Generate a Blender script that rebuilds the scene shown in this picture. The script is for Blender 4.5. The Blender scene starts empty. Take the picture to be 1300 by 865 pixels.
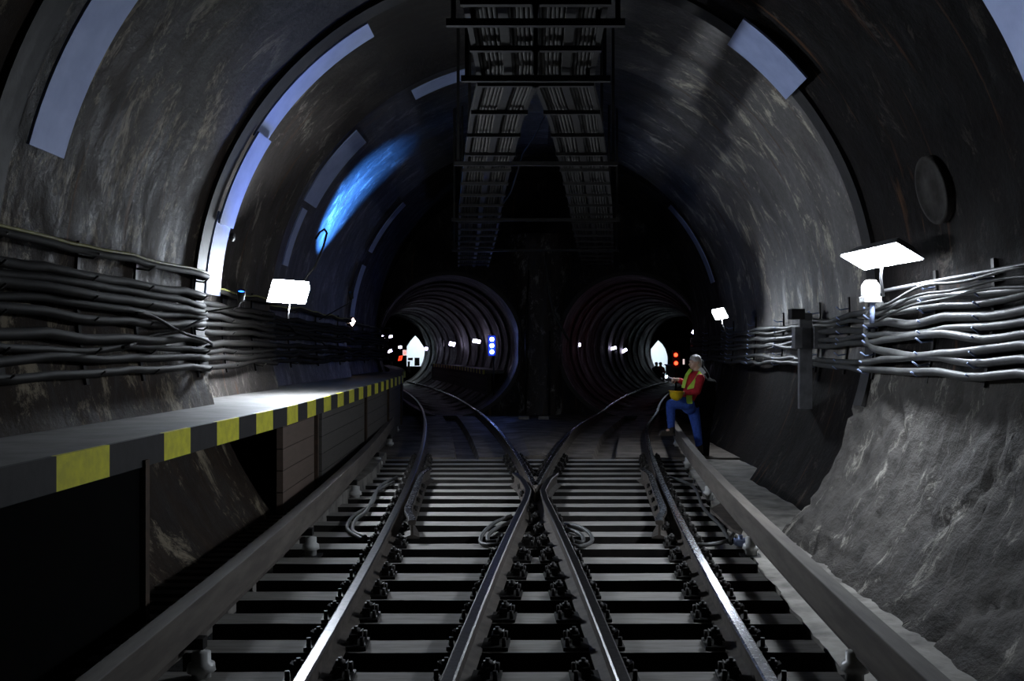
import bpy, bmesh, math, random
from mathutils import Vector, Matrix, noise
random.seed(7)
C = bpy.context.scene.collection
F = 1246.0; EYE = 1.55; VX = 680.0; HY = 450.0
PI = math.pi
def at(x, y, d):
    """world point seen at photo pixel x, y at distance d (used to take measurements off the photograph)"""
    return Vector(((x-VX)*d/F, d, EYE+(HY-y)*d/F))
def cc(y): return .22+.022*y+.0021*y*y          # lateral position of each track's centre line
def cs(y): return .022+.0042*y
def tp(side, off, y, z=0.0, extra=0.0):
    t = math.atan(side*cs(y))
    return Vector((side*(cc(y)+extra)+off*math.cos(t), y-off*math.sin(t), z))
def smooth(a, b, t):
    t = max(0, min(1, (t-a)/(b-a))); return t*t*(3-2*t)
def lerp_table(tab, y):
    if y <= tab[0][0]: return tab[0][1]
    for (a, va), (b, vb) in zip(tab, tab[1:]):
        if y <= b: return va+(vb-va)*(y-a)/(b-a)
    return tab[-1][1]
def N(x, y, z, s=1.0): return noise.noise(Vector((x*s, y*s, z*s)))
ZC = 2.01
SEC = [(-9.0, 6.3, 3.24), (6.3, 9.5, 3.24), (9.5, 13.7, 3.72), (13.7, 21.0, 4.05), (21.0, 27.5, 4.42)]
TR, TZ, REX = 2.0, 1.78, .25      # tunnel tube radius, centre height, extra offset of the right tube
# ------------------------------------------------------------------ materials
def new_mat(name):
    m = bpy.data.materials.new(name); m.use_nodes = True
    nt = m.node_tree; b = nt.nodes['Principled BSDF']; return m, nt, b
def nd(nt, kind, **kw):
    n = nt.nodes.new(kind)
    for k, v in kw.items():
        if k in n.inputs.keys(): n.inputs[k].default_value = v
        else: setattr(n, k, v)
    return n
def ramp(nt, src, stops):
    r = nt.nodes.new('ShaderNodeValToRGB'); e = r.color_ramp.elements
    while len(e) < len(stops): e.new(.5)
    for el, (p, c) in zip(e, stops):
        el.position = p; el.color = (*c, 1) if len(c) == 3 else c
    nt.links.new(src, r.inputs[0]); return r.outputs[0]
def mix(nt, fac, a, b, mode='MIX'):
    n = nt.nodes.new('ShaderNodeMix'); n.data_type = 'RGBA'; n.blend_type = mode
    for sock, v in ((n.inputs[0], fac), (n.inputs[6], a), (n.inputs[7], b)):
        if isinstance(v, bpy.types.NodeSocket): nt.links.new(v, sock)
        elif isinstance(v, (int, float)): sock.default_value = v
        else: sock.default_value = (*v, 1)
    return n.outputs[2]
def coords(nt, uv=False, scale=(1, 1, 1)):
    tc = nt.nodes.new('ShaderNodeTexCoord'); mp = nt.nodes.new('ShaderNodeMapping')
    nt.links.new(tc.outputs['UV' if uv else 'Object'], mp.inputs[0]); mp.inputs['Scale'].default_value = scale
    return mp.outputs[0]
def tex(nt, vec, scale, detail=4, rough=.6, dist=0.0):
    n = nd(nt, 'ShaderNodeTexNoise', Scale=scale, Detail=detail, Roughness=rough, Distortion=dist)
    nt.links.new(vec, n.inputs['Vector']); return n.outputs['Fac']
def bump(nt, b, h, strength, dist=.02):
    n = nd(nt, 'ShaderNodeBump', Strength=strength, Distance=dist)
    nt.links.new(h, n.inputs['Height']); nt.links.new(n.outputs[0], b.inputs['Normal'])
G = lambda v: (v, v, v)
def mat_wall(name, dark, mid, pale, pale_amt=.5, rlo=.4, rhi=.85, bstr=.5, rust=True, spec=.4, crown_shade=None):
    m, nt, b = new_mat(name); b.inputs['Specular IOR Level'].default_value = spec
    uvs = coords(nt, True, (2.3, .95, 1)); uvb = coords(nt, True, (.7, .35, 1)); uvf = coords(nt, True, (1, 1, 1))
    n1 = tex(nt, uvs, 1.6, 8, .68, .6); n2 = tex(nt, uvb, 2.1, 5, .6, .3); n3 = tex(nt, uvf, 14, 5, .65)
    c = mix(nt, ramp(nt, n1, [(.35, G(0)), (.65, G(1))]), dark, mid)
    c = mix(nt, ramp(nt, n2, [(.4, G(0)), (.62, G(.85))]), c, dark)
    effl = tex(nt, coords(nt, True, (1.5, .8, 1)), 1.6, 14, .8, .5)
    pf = ramp(nt, effl, [(.485+.10*(1-pale_amt), G(0)), (.56+.10*(1-pale_amt), G(1))])
    c = mix(nt, pf, c, pale)
    if rust:
        rn = tex(nt, coords(nt, True, (3.2, .25, 4)), 2.3, 6, .6, .4)
        c = mix(nt, ramp(nt, rn, [(.6, G(0)), (.7, G(.7))]), c, (.13, .062, .028))
    c = mix(nt, .55, c, ramp(nt, n3, [(.3, G(.45)), (.7, G(1))]), 'MULTIPLY')
    if crown_shade:                                           # shade along the crown is painted into the colour, by arc length
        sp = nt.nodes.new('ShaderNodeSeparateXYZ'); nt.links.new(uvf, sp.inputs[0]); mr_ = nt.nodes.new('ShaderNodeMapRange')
        nt.links.new(sp.outputs[1], mr_.inputs[0]); mr_.inputs[1].default_value = crown_shade[0]; mr_.inputs[2].default_value = crown_shade[1]
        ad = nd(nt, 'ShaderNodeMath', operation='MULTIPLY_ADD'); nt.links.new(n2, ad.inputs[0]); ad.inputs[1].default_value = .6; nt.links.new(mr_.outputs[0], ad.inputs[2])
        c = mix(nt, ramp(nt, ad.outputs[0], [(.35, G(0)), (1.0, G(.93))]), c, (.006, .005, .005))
    nt.links.new(c, b.inputs['Base Color'])
    nt.links.new(ramp(nt, n1, [(.35, G(rlo)), (.6, G(rhi))]), b.inputs['Roughness'])
    h = mix(nt, .5, ramp(nt, n3, [(.2, G(0)), (.8, G(1))]), effl)
    bump(nt, b, h, bstr, .03); return m
def mat_simple(name, col, col2=None, rough=.7, metal=0.0, scale=8, bstr=.25, uv=False, bd=.01, stretch=(1, 1, 1), rough2=None, spec=.5):
    m, nt, b = new_mat(name); b.inputs['Specular IOR Level'].default_value = spec; v = coords(nt, uv, stretch); n = tex(nt, v, scale, 5, .6)
    nt.links.new(mix(nt, ramp(nt, n, [(.35, G(0)), (.65, G(1))]), col, col2 or tuple(x*.6 for x in col)), b.inputs['Base Color'])
    if rough2 is None: b.inputs['Roughness'].default_value = rough
    else: nt.links.new(ramp(nt, n, [(.35, G(rough)), (.65, G(rough2))]), b.inputs['Roughness'])
    b.inputs['Metallic'].default_value = metal
    if bstr: bump(nt, b, n, bstr, bd)
    return m
def mat_emit(name, col, strength):
    m, nt, b = new_mat(name); b.inputs['Base Color'].default_value = (*col, 1)
    b.inputs['Emission Color'].default_value = (*col, 1); b.inputs['Emission Strength'].default_value = strength; return m
def mat_planks(name, a, b_, step, rough=.8):
    m, nt, b = new_mat(name); tc = nt.nodes.new('ShaderNodeTexCoord'); sp = nt.nodes.new('ShaderNodeSeparateXYZ')
    nt.links.new(tc.outputs['Object'], sp.inputs[0])
    d = nd(nt, 'ShaderNodeMath', operation='DIVIDE'); nt.links.new(sp.outputs[2], d.inputs[0]); d.inputs[1].default_value = step
    f = nd(nt, 'ShaderNodeMath', operation='FRACT'); nt.links.new(d.outputs[0], f.inputs[0])
    line = ramp(nt, f.outputs[0], [(0.0, G(0)), (.06, G(1))])
    n = tex(nt, coords(nt, False, (1, .5, 5)), 6, 5, .6)
    c = mix(nt, n, a, b_); c = mix(nt, line, tuple(x*.25 for x in a), c)
    nt.links.new(c, b.inputs['Base Color']); b.inputs['Roughness'].default_value = rough
    bump(nt, b, line, .5, .02); return m
M = {}
M['wall_old'] = mat_wall('stained_concrete', (.017, .011, .008), (.06, .043, .031), (.3, .25, .18), .55, .6, .9, spec=.25, crown_shade=(8.7, 7.0))
M['wall_pale'] = mat_wall('pale_stained_concrete', (.11, .10, .095), (.27, .26, .255), (.6, .55, .43), .5, .5, .8, crown_shade=(4.0, 5.2))
M['wall_dark'] = mat_wall('unlit_concrete', (.006, .005, .005), (.018, .014, .013), (.07, .06, .05), .25, .75, .95, spec=.15)  # unlit look of the right wall and vault is put into this near-black colour
M['tube'] = mat_wall('tunnel_lining', (.022, .018, .016), (.075, .063, .056), (.2, .18, .17), .4, .4, .8, .6)
M['wall_left2'] = mat_wall('grey_brown_concrete', (.045, .038, .034), (.11, .095, .085), (.3, .27, .23), .4, .6, .9, spec=.25, crown_shade=(9.2, 7.4))
M['wall_wet'] = mat_wall('wet_concrete', (.05, .05, .055), (.12, .12, .13), (.25, .25, .26), .5, .3, .6)
M['rock'] = mat_wall('rough_render', (.07, .063, .057), (.15, .138, .125), (.42, .39, .34), .4, .75, .95, 1.0, False)
M['head_dark'] = mat_wall('headwall_dark', (.014, .011, .01), (.035, .028, .025), (.1, .09, .085), .35, .6, .9)  # darker concrete for the headwall around the portals
M['head'] = mat_wall('headwall_concrete', (.05, .04, .036), (.12, .1, .09), (.6, .57, .54), .5, .35, .7)
M['floor'] = mat_simple('dusty_floor', (.3, .28, .25), (.1, .09, .08), .8, 0, 3, .5, bd=.03)
M['slab'] = mat_simple('track_slab', (.2, .17, .145), (.09, .075, .065), .55, 0, 2.2, .3, bd=.02, rough2=.85)
M['pit'] = mat_simple('oily_track_bed', (.02, .018, .017), (.008, .008, .008), .75, 0, 14, .8, bd=.05)
M['deck'] = mat_simple('walkway_concrete', (.2, .19, .18), (.13, .12, .115), .7, 0, 4, .25)
M['yellow'] = mat_simple('yellow_paint', (.95, .9, .05), (.75, .7, .05), .6, 0, 12, .2)
M['black'] = mat_simple('black_paint', (.022, .02, .02), (.014, .013, .013), .7, 0, 12, .2)
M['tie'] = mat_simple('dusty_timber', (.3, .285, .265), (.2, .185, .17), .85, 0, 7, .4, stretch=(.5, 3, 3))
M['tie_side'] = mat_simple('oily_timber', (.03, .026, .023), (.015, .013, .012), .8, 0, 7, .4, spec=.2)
M['cover'] = mat_simple('dusty_cover_plate', (.05, .045, .042), (.025, .022, .02), .8, 0, 9, .4, spec=.2)
M['chair'] = mat_simple('greasy_iron', (.03, .026, .023), (.015, .013, .012), .6, .3, 20, .4)
M['rail_side'] = mat_simple('dusty_rail_steel', (.12, .1, .085), (.06, .05, .042), .7, .2, 9, .3)
M['rail_top'] = mat_simple('polished_rail_steel', (.42, .42, .44), (.3, .3, .32), .17, 1.0, 30, 0, rough2=.3)
M['rail_dull'] = mat_simple('dull_rail_steel', (.09, .085, .085), (.06, .058, .058), .3, 1.0, 30, 0, rough2=.4)
M['beam'] = mat_simple('dusty_cover_board', (.15, .13, .11), (.09, .076, .065), .8, 0, 3, .3, stretch=(4, .5, 4))
M['porcelain'] = mat_simple('white_porcelain', (.7, .7, .68), (.5, .5, .48), .35, 0, 9, 0)
M['cable'] = mat_simple('black_rubber', (.011, .009, .0075), (.006, .005, .004), .72, 0, 6, .2, spec=.2)
M['cable_grey'] = mat_simple('dusty_grey_sheath', (.075, .075, .073), (.04, .04, .039), .5, 0, 6, .2)
M['cable_y'] = mat_simple('yellow_green_sheath', (.3, .29, .07), (.16, .15, .06), .55, 0, 10, .1)
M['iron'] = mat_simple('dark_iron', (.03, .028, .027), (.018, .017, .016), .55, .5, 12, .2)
M['galv'] = mat_simple('blue_tinted_galvanised', (.4, .48, .74), (.33, .4, .66), .5, .3, 5, .08)  # blue light on the drip plates is mixed into the sheet colour
M['grey'] = mat_simple('grey_enamel', (.2, .2, .21), (.12, .12, .125), .5, .2, 8, .1)
M['white'] = mat_simple('white_enamel', (.7, .7, .7), (.55, .55, .55), .5, 0, 8, .05)
M['brown'] = mat_simple('brown_rusted_steel', (.09, .055, .035), (.05, .035, .025), .8, .1, 10, .3)
M['planks'] = mat_planks('brown_planks', (.2, .14, .11), (.12, .09, .07), .21)
M['blocks'] = mat_planks('grey_block_wall', (.12, .11, .095), (.07, .062, .055), .2)
M['ply'] = mat_simple('black_sheet', (.004, .004, .004), (.003, .003, .003), .95, 0, 5, .1, spec=.05)
M['stone'] = mat_simple('pale_stone', (.45, .43, .4), (.3, .29, .27), .8, 0, 12, .4)
M['tray'] = mat_simple('grey_tray', (.042, .04, .038), (.025, .023, .022), .8, 0, 8, .1, spec=.15)
M['red_sign'] = mat_emit('red_backlit_sign', (1, .06, .02), 2.2)
M['white_sign'] = mat_emit('white_backlit_sign', (1, .8, .78), 1.1)
M['room'] = mat_simple('white_tiles', (.85, .87, .9), (.8, .82, .85), .4, 0, 4, 0)
M['skin'] = mat_simple('skin', (.78, .52, .4), (.7, .45, .34), .5, 0, 9, .05)
M['hair'] = mat_simple('grey_hair', (.8, .78, .75), (.5, .48, .46), .6, 0, 60, .5, stretch=(4, 4, .6))
M['shirt'] = mat_simple('red_cloth', (.7, .03, .05), (.5, .02, .03), .8, 0, 14, .3)
M['lime'] = mat_simple('lime_cloth', (.62, .95, .1), (.52, .85, .08), .6, 0, 14, .2)
M['reflect'] = mat_simple('white_reflective_tape', (.85, .86, .88), (.75, .76, .8), .4, 0, 14, .1)
M['jeans'] = mat_simple('blue_denim', (.05, .12, .55), (.03, .08, .36), .85, 0, 30, .3)
M['boot'] = mat_simple('dark_leather', (.05, .035, .025), (.025, .02, .016), .6, 0, 12, .3)
M['blackcloth'] = mat_simple('black_cloth', (.007, .0065, .0065), (.004, .004, .004), .9, 0, 14, .3, spec=.1)
M['helmet'] = mat_simple('yellow_plastic', (.9, .62, .02), (.85, .56, .02), .3, 0, 5, 0)
# ------------------------------------------------------------------ mesh builder
class MB:
    def __init__(s): s.v = []; s.f = []; s.m = []; s.uv = {}; s.sm = []
    def add(s, vs, fs, mi=0, sm=False, uvs=None):
        o = len(s.v); s.v += [tuple(v) for v in vs]
        for f in fs: s.f.append(tuple(o+i for i in f)); s.m.append(mi); s.sm.append(sm)
        if uvs:
            for i, u in enumerate(uvs): s.uv[o+i] = u
        return o
    def box(s, c, size, mi=0, ax=None):
        """box centred on c; ax = optional three axis vectors"""
        X, Y, Z = ax if ax else (Vector((1, 0, 0)), Vector((0, 1, 0)), Vector((0, 0, 1)))
        c = Vector(c); a, b, d = size[0]/2, size[1]/2, size[2]/2
        vs = [c+X*(sx*a)+Y*(sy*b)+Z*(sz*d) for sz in (-1, 1) for sy in (-1, 1) for sx in (-1, 1)]
        s.add(vs, [(0, 2, 3, 1), (4, 5, 7, 6), (0, 1, 5, 4), (2, 6, 7, 3), (0, 4, 6, 2), (1, 3, 7, 5)], mi)
    def frustum(s, c, n, u, w, h, w2, h2, depth, mi=0):
        """box that tapers from (w, h) at c to (w2, h2) at c - n*depth"""
        v = n.cross(u).normalized(); vs = []
        for k, (a, b) in enumerate(((w, h), (w2, h2))):
            p = Vector(c)-n*depth*k
            vs += [p+u*(sx*a/2)+v*(sy*b/2) for sx, sy in ((-1, -1), (1, -1), (1, 1), (-1, 1))]
        s.add(vs, [(0, 1, 2, 3), (7, 6, 5, 4), (0, 4, 5, 1), (1, 5, 6, 2), (2, 6, 7, 3), (3, 7, 4, 0)], mi)
    def tube(s, pts, r, n=8, mi=0, caps=True):
        pts = [Vector(p) for p in pts]; rs = r if isinstance(r, (list, tuple)) else [r]*len(pts)
        prev = None; rings = []
        for i, p in enumerate(pts):
            t = (pts[min(i+1, len(pts)-1)]-pts[max(i-1, 0)]).normalized()
            if prev is None:
                a = Vector((0, 0, 1)) if abs(t.z) < .9 else Vector((1, 0, 0)); u = t.cross(a).normalized()
            else: u = (prev-t*prev.dot(t)).normalized()
            prev = u; w = t.cross(u)
            rings.append([p+(u*math.cos(2*PI*k/n)+w*math.sin(2*PI*k/n))*rs[i] for k in range(n)])
        vs = [q for rg in rings for q in rg]; fs = []
        for i in range(len(pts)-1):
            for k in range(n): fs.append((i*n+k, i*n+(k+1) % n, (i+1)*n+(k+1) % n, (i+1)*n+k))
        s.add(vs, fs, mi, True)
        if caps:
            o = len(s.v)-len(vs); s.f.append(tuple(o+k for k in reversed(range(n)))); s.m.append(mi); s.sm.append(False)
            s.f.append(tuple(o+len(vs)-n+k for k in range(n))); s.m.append(mi); s.sm.append(False)
    def sweep(s, pts, prof, mats=None, closed=True, scale=None):
        """sweep a (lateral, z) profile along a mostly horizontal path; mats = material per profile edge"""
        pts = [Vector(p) for p in pts]; n = len(prof); vs = []
        for i, p in enumerate(pts):
            t = pts[min(i+1, len(pts)-1)]-pts[max(i-1, 0)]; t.z = 0; t.normalize(); rgt = Vector((t.y, -t.x, 0))
            vs += [p+rgt*a+Vector((0, 0, b)) for a, b in prof]
        o = s.add(vs, [])
        for i in range(len(pts)-1):
            for k in range(n if closed else n-1):
                a, b = i*n+k, i*n+(k+1) % n
                s.f.append((o+a, o+b, o+b+n, o+a+n)); s.m.append(mats[k] if mats else 0); s.sm.append(False)
        if closed:
            s.f.append(tuple(o+k for k in reversed(range(n)))); s.m.append(0); s.sm.append(False)
            s.f.append(tuple(o+(len(pts)-1)*n+k for k in range(n))); s.m.append(0); s.sm.append(False)
    def lathe(s, c, axis, prof, n=16, mi=0):
        axis = Vector(axis).normalized(); a = Vector((0, 0, 1)) if abs(axis.z) < .9 else Vector((1, 0, 0))
        u = axis.cross(a).normalized(); w = axis.cross(u); c = Vector(c); vs = []; fs = []
        for r, h in prof: vs += [c+axis*h+(u*math.cos(2*PI*k/n)+w*math.sin(2*PI*k/n))*max(r, 1e-4) for k in range(n)]
        for i in range(len(prof)-1):
            for k in range(n): fs.append((i*n+k, i*n+(k+1) % n, (i+1)*n+(k+1) % n, (i+1)*n+k))
        s.add(vs, fs, mi, True)
    def capsule(s, p0, r0, p1, r1, n=14):
        p0, p1 = Vector(p0), Vector(p1); t = p1-p0; L = max(t.length, 1e-5); t = t/L
        pts = []; rs = []
        for a in (-88, -60, -30, 0): pts.append(p0+t*r0*math.sin(math.radians(a))); rs.append(r0*math.cos(math.radians(a)))
        for a in (0, 30, 60, 88): pts.append(p1+t*r1*math.sin(math.radians(a))); rs.append(r1*math.cos(math.radians(a)))
        s.tube(pts, rs, n)
    def ball(s, c, rad, n=16):
        c = Vector(c); vs = []; fs = []; m = n//2
        for i in range(m+1):
            th = PI*max(.02, min(.98, i/m))
            vs += [c+Vector((rad[0]*math.sin(th)*math.cos(2*PI*k/n), rad[1]*math.sin(th)*math.sin(2*PI*k/n), rad[2]*math.cos(th))) for k in range(n)]
        for i in range(m):
            for k in range(n): fs.append((i*n+k, (i+1)*n+k, (i+1)*n+(k+1) % n, i*n+(k+1) % n))
        fs.append(tuple(range(n))); fs.append(tuple(reversed(range(m*n, m*n+n))))
        s.add(vs, fs, 0, True)
    def mesh(s, name, mats):
        me = bpy.data.meshes.new(name); me.from_pydata(s.v, [], s.f)
        for m in (mats if isinstance(mats, (list, tuple)) else [mats]): me.materials.append(m)
        me.polygons.foreach_set('material_index', s.m); me.polygons.foreach_set('use_smooth', s.sm)
        if s.uv:
            ul = me.uv_layers.new(name='UVMap')
            for lp in me.loops: ul.data[lp.index].uv = s.uv.get(lp.vertex_index, (0, 0))
        me.update(); return me
    def build(s, name, mats, parent=None, bevel=0):
        o = bpy.data.objects.new(name, s.mesh(name, mats)); C.objects.link(o)
        if parent:
            o.parent = parent; o.matrix_parent_inverse = Matrix.Translation(-parent.location) if parent.type == 'EMPTY' else Matrix()
        if bevel:
            b = o.modifiers.new('bevel', 'BEVEL'); b.width = bevel; b.segments = 2; b.limit_method = 'ANGLE'
        return o
def tag(o, label, cat, group=None, kind=None):
    o['label'] = label; o['category'] = cat
    if group: o['group'] = group
    if kind: o['kind'] = kind
    return o
def thing(name, loc, label, cat, group=None):
    o = bpy.data.objects.new(name, None); C.objects.link(o); o.location = loc; o.empty_display_size = .1
    return tag(o, label, cat, group)
def struct(o): o['kind'] = 'structure'; return o
def ordn(i): return ['topmost', 'second', 'third', 'fourth', 'fifth', 'sixth', 'seventh', 'eighth', 'ninth', 'tenth', 'eleventh', 'lowest'][i]
# ------------------------------------------------------------------ tunnel lining
def disp(ang, y, R):
    x, z = math.cos(ang), math.sin(ang)
    d = .012*noise.fractal(Vector((x*R*1.3, y*1.3, z*R*1.3)), 1.0, 2.0, 4)
    low = smooth(-.05, -.35, math.sin(ang))
    if x > 0 and y < 9.7:                              # the rough patched foot of the right wall
        q = Vector((x*R, y, z*R))
        d += low*(.035*noise.fractal(q*1.6, .8, 2.1, 6)+.02*noise.fractal(q*7, .8, 2.0, 3))
        crack = abs(noise.noise(Vector((y*.8+z*1.1, z*R*.9-y*.35, 3.1))))
        d += -low*.045*max(0, 1-crack/.05)
    return d
def ring(name, y0, y1, R, a0, a1, m, thick, res=.12, ribs=()):
    mb = MB(); ny = max(2, int((y1-y0)/res)); na = max(4, int(abs(a1-a0)*R/res)); vs = []; uv = []
    for j in range(ny+1):
        y = y0+(y1-y0)*j/ny
        for i in range(na+1):
            a = a0+(a1-a0)*i/na; r = R-disp(a, y, R)
            for ry in ribs:
                if abs(y-ry) < .09: r -= .06
            vs.append((r*math.cos(a), y, ZC+r*math.sin(a))); uv.append((y, a*R))
    fs = [(j*(na+1)+i, (j+1)*(na+1)+i, (j+1)*(na+1)+i+1, j*(na+1)+i+1) for j in range(ny) for i in range(na)]
    mb.add(vs, fs, 0, True, uv)
    vs = []; uv = []                                   # outer shell and the two end faces
    for y in (y0, y1):
        for i in range(na+1):
            a = a0+(a1-a0)*i/na
            for r in (R-disp(a, y, R), R+thick): vs.append((r*math.cos(a), y, ZC+r*math.sin(a))); uv.append((y+r, a*R))
    fs = []; h = 2*(na+1)
    for i in range(na):
        a, b = 2*i, 2*i+2
        fs += [(a, b, b+1, a+1), (h+a, h+a+1, h+b+1, h+b), (a+1, b+1, h+b+1, h+a+1)]
    mb.add(vs, fs, 0, False, uv)
    return struct(mb.build(name, m))
def aR(R, z): return math.asin(max(-1, min(1, (z-ZC)/R)))
for k, (y0, y1, R) in enumerate(SEC):
    fine = .06 if k == 0 else (.05 if k == 1 else .14)
    thick = .65 if k < 2 else .45
    y0r = y0 if k else 1.5
    top = math.radians(42)
    mr = [M['rock'], M['rock'], M['wall_dark'], M['wall_dark'], M['tube']][k]
    if k == 0:
        ring('wall_right', -9, 1.5, R, aR(R, -.3), aR(R, 1.4), M['rock'], thick, .2)
    ring('wall_right', y0r, y1, R, aR(R, -.3), aR(R, 1.4), mr, thick, fine)
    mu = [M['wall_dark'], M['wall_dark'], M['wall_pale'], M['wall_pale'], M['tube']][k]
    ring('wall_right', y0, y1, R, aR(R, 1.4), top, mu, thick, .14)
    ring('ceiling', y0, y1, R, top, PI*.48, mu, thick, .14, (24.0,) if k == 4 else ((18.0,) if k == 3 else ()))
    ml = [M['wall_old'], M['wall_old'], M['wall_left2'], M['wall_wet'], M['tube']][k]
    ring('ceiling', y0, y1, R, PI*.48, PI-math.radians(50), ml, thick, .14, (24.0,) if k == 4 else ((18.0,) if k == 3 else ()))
    ring('wall_left', y0, y1, R, PI-math.radians(50), PI-aR(R, -.1), ml, thick, .12)
# headwall with the two portals (two star-shaped plates around the portal mouths)
PX = {-1: -(cc(27.5)), 1: cc(27.5)+REX}
def headwall(side):
    mb = MB(); cx = PX[side]; inner = []; outer = []; nn = 180
    for i in range(nn):
        a = 2*PI*i/nn; dx, dz = math.cos(a), math.sin(a)
        inner.append((cx+TR*dx, TZ+TR*dz)); t = 9.0
        if dx*side < -1e-6: t = min(t, abs((0-cx)/dx))       # boundary on the centre line
        if dz < -1e-6: t = min(t, max(TR+.05, (-.6-TZ)/dz))
        A = dx*dx+dz*dz; B = 2*(cx*dx+(TZ-ZC)*dz); Cq = cx*cx+(TZ-ZC)**2-4.9**2
        t = min(t, (-B+math.sqrt(B*B-4*A*Cq))/2); t = max(t, TR+.02)
        outer.append((cx+t*dx, TZ+t*dz))
    vs = []; uv = []
    for k in range(5):
        for (ix, iz), (ox, oz) in zip(inner, outer):
            f = k/4; x, z = ix+(ox-ix)*f, iz+(oz-iz)*f
            vs.append((x, 27.5+.03*N(x, z, 1, 2), z)); uv.append((x, z))
    fs = [(k*nn+i, k*nn+(i+1) % nn, (k+1)*nn+(i+1) % nn, (k+1)*nn+i) for k in range(4) for i in range(nn)]
    mb.add(vs, fs, 0, False, uv)
    return struct(mb.build('wall_back', M['head_dark']))
headwall(-1); headwall(1)
# rounded buttress of the pillar between the portals
mb = MB(); vs = []; uv = []; nz = 60; na = 24
for j in range(nz+1):
    z = -.3+j*5.2/nz; w = .62+.25*smooth(2.4, 4.6, z)
    for i in range(na+1):
        t = -1+2*i/na; x = .13+t*w; dpt = .42*(1-abs(t)**3)+.03*N(x, z, 5, 3)+.03*N(x*4, z*.5, 2, 2)
        vs.append((x, 27.52-dpt, z)); uv.append((x, z))
mb.add(vs, [(j*(na+1)+i, j*(na+1)+i+1, (j+1)*(na+1)+i+1, (j+1)*(na+1)+i) for j in range(nz) for i in range(na)], 0, True, uv)
struct(mb.build('wall_pillar', M['head']))
# the two running tunnels beyond the headwall
def tunnel(side, a0, a1, name):
    mb = MB(); ex = REX if side > 0 else 0; ys = []; y = 27.4
    while y < 58.05:
        ys.append(y); y += .16
    na = 40; vs = []; uv = []
    for y in ys:
        ph = (y-27.4+.3*math.sin(y)) % 2.3; R = TR-(.05 if ph < .2 else 0)-.02*N(0, y, 0, 1.1)
        if y < 27.9: R = TR
        for i in range(na+1):
            a = a0+(a1-a0)*i/na; p = tp(side, R*math.cos(a), y, 0, ex)
            vs.append((p.x, p.y, max(-.17, TZ+R*math.sin(a)))); uv.append((y, a*R))
    mb.add(vs, [(j*(na+1)+i, (j+1)*(na+1)+i, (j+1)*(na+1)+i+1, j*(na+1)+i+1) for j in range(len(ys)-1) for i in range(na)], 0, False, uv)
    return struct(mb.build(name, M['tube']))
for sd in (-1, 1):
    tunnel(sd, -PI/4, PI/4, 'wall_right'); tunnel(sd, PI/4, 3*PI/4, 'ceiling')
    tunnel(sd, 3*PI/4, 5*PI/4, 'wall_left'); tunnel(sd, 5*PI/4, 7*PI/4, 'floor')
# portal rings
for sd, lab in ((-1, 'left'), (1, 'right')):
    for yy, rr in ((27.46, 2.0),):
        mb = MB(); n = 72; vs = []
        for i in range(n):
            a = 2*PI*i/n
            for r, dy in ((rr+.09, 0), (rr+.09, -.06), (rr-.02, -.06), (rr-.02, .1)):
                vs.append((PX[sd]+r*math.cos(a), yy+dy, max(-.17, TZ+r*math.sin(a))))
        mb.add(vs, [(i*4+k, ((i+1) % n)*4+k, ((i+1) % n)*4+(k+1) % 4, i*4+(k+1) % 4) for i in range(n) for k in range(4)])
        struct(mb.build('trim_1', M['tube']))
# ------------------------------------------------------------------ floors
def strips(name, ys, breaks, m, front=None, jag=0):
    mb = MB(); vs = []; uv = []; n = len(breaks(ys[0]))
    rows = ([ys[0]] if front is not None else [])+list(ys)
    for r, y in enumerate(rows):
        for x, z in breaks(y):
            zz = front if (front is not None and r == 0) else z+.012*N(x, y, 0, 2.3)
            vs.append((x, y, zz)); uv.append((x, y))
    mb.add(vs, [(j*n+i, j*n+i+1, (j+1)*n+i+1, (j+1)*n+i) for j in range(len(rows)-1) for i in range(n-1)], 0, False, uv)
    return struct(mb.build(name, m))
rng = lambda a, b, s: [a+s*i for i in range(int((b-a)/s)+1)]
strips('floor', rng(-9, 16.6, .4), lambda y: [(-2.35, -.36), (-1.0, -.36), (0, -.36), (1, -.36), (2.6, -.36)], M['pit'])
def right_edge(y): return 1.30+cc(y)
def rb(y):
    e = right_edge(y)+.05*N(0, y, 0, 2.1)+.03*N(0, y, 4, 7)
    return [(e-.02, -.4), (e, -.2), (e+.15, -.19)]+[(e+.15+(3.7-e)*k/8, -.2+.02*N(k, y, 1, 1.7)) for k in range(1, 9)]
strips('floor', rng(-9, 16.4, .1), rb, M['floor'])
strips('floor', rng(-9, 16.4, .3), lambda y: [(-2.22-max(0, cc(y)-.9), -.4), (-2.24-max(0, cc(y)-.9), -.06), (-2.7, -.05), (-3.9, -.02)], M['floor'])
def sb(y):
    c = cc(y); d = REX*smooth(20, 27, y); w = .16
    L = [(-4.7, -.16), (-c-.95, -.17), (-c-w-.04, -.17), (-c-w, -.3), (-c+w, -.3), (-c+w+.04, -.17), (-c+.95, -.17)]
    Rr = [(c+d-.95, -.17), (c+d-w-.04, -.17), (c+d-w, -.3), (c+d+w, -.3), (c+d+w+.04, -.17), (c+d+.95, -.17), (4.7, -.18)]
    mid = [(L[-1][0]+(Rr[0][0]-L[-1][0])*k/4, -.13) for k in range(1, 4)]
    return L+mid+Rr
strips('floor', rng(16.35, 27.7, .25), sb, M['slab'], front=-.4)
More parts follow.
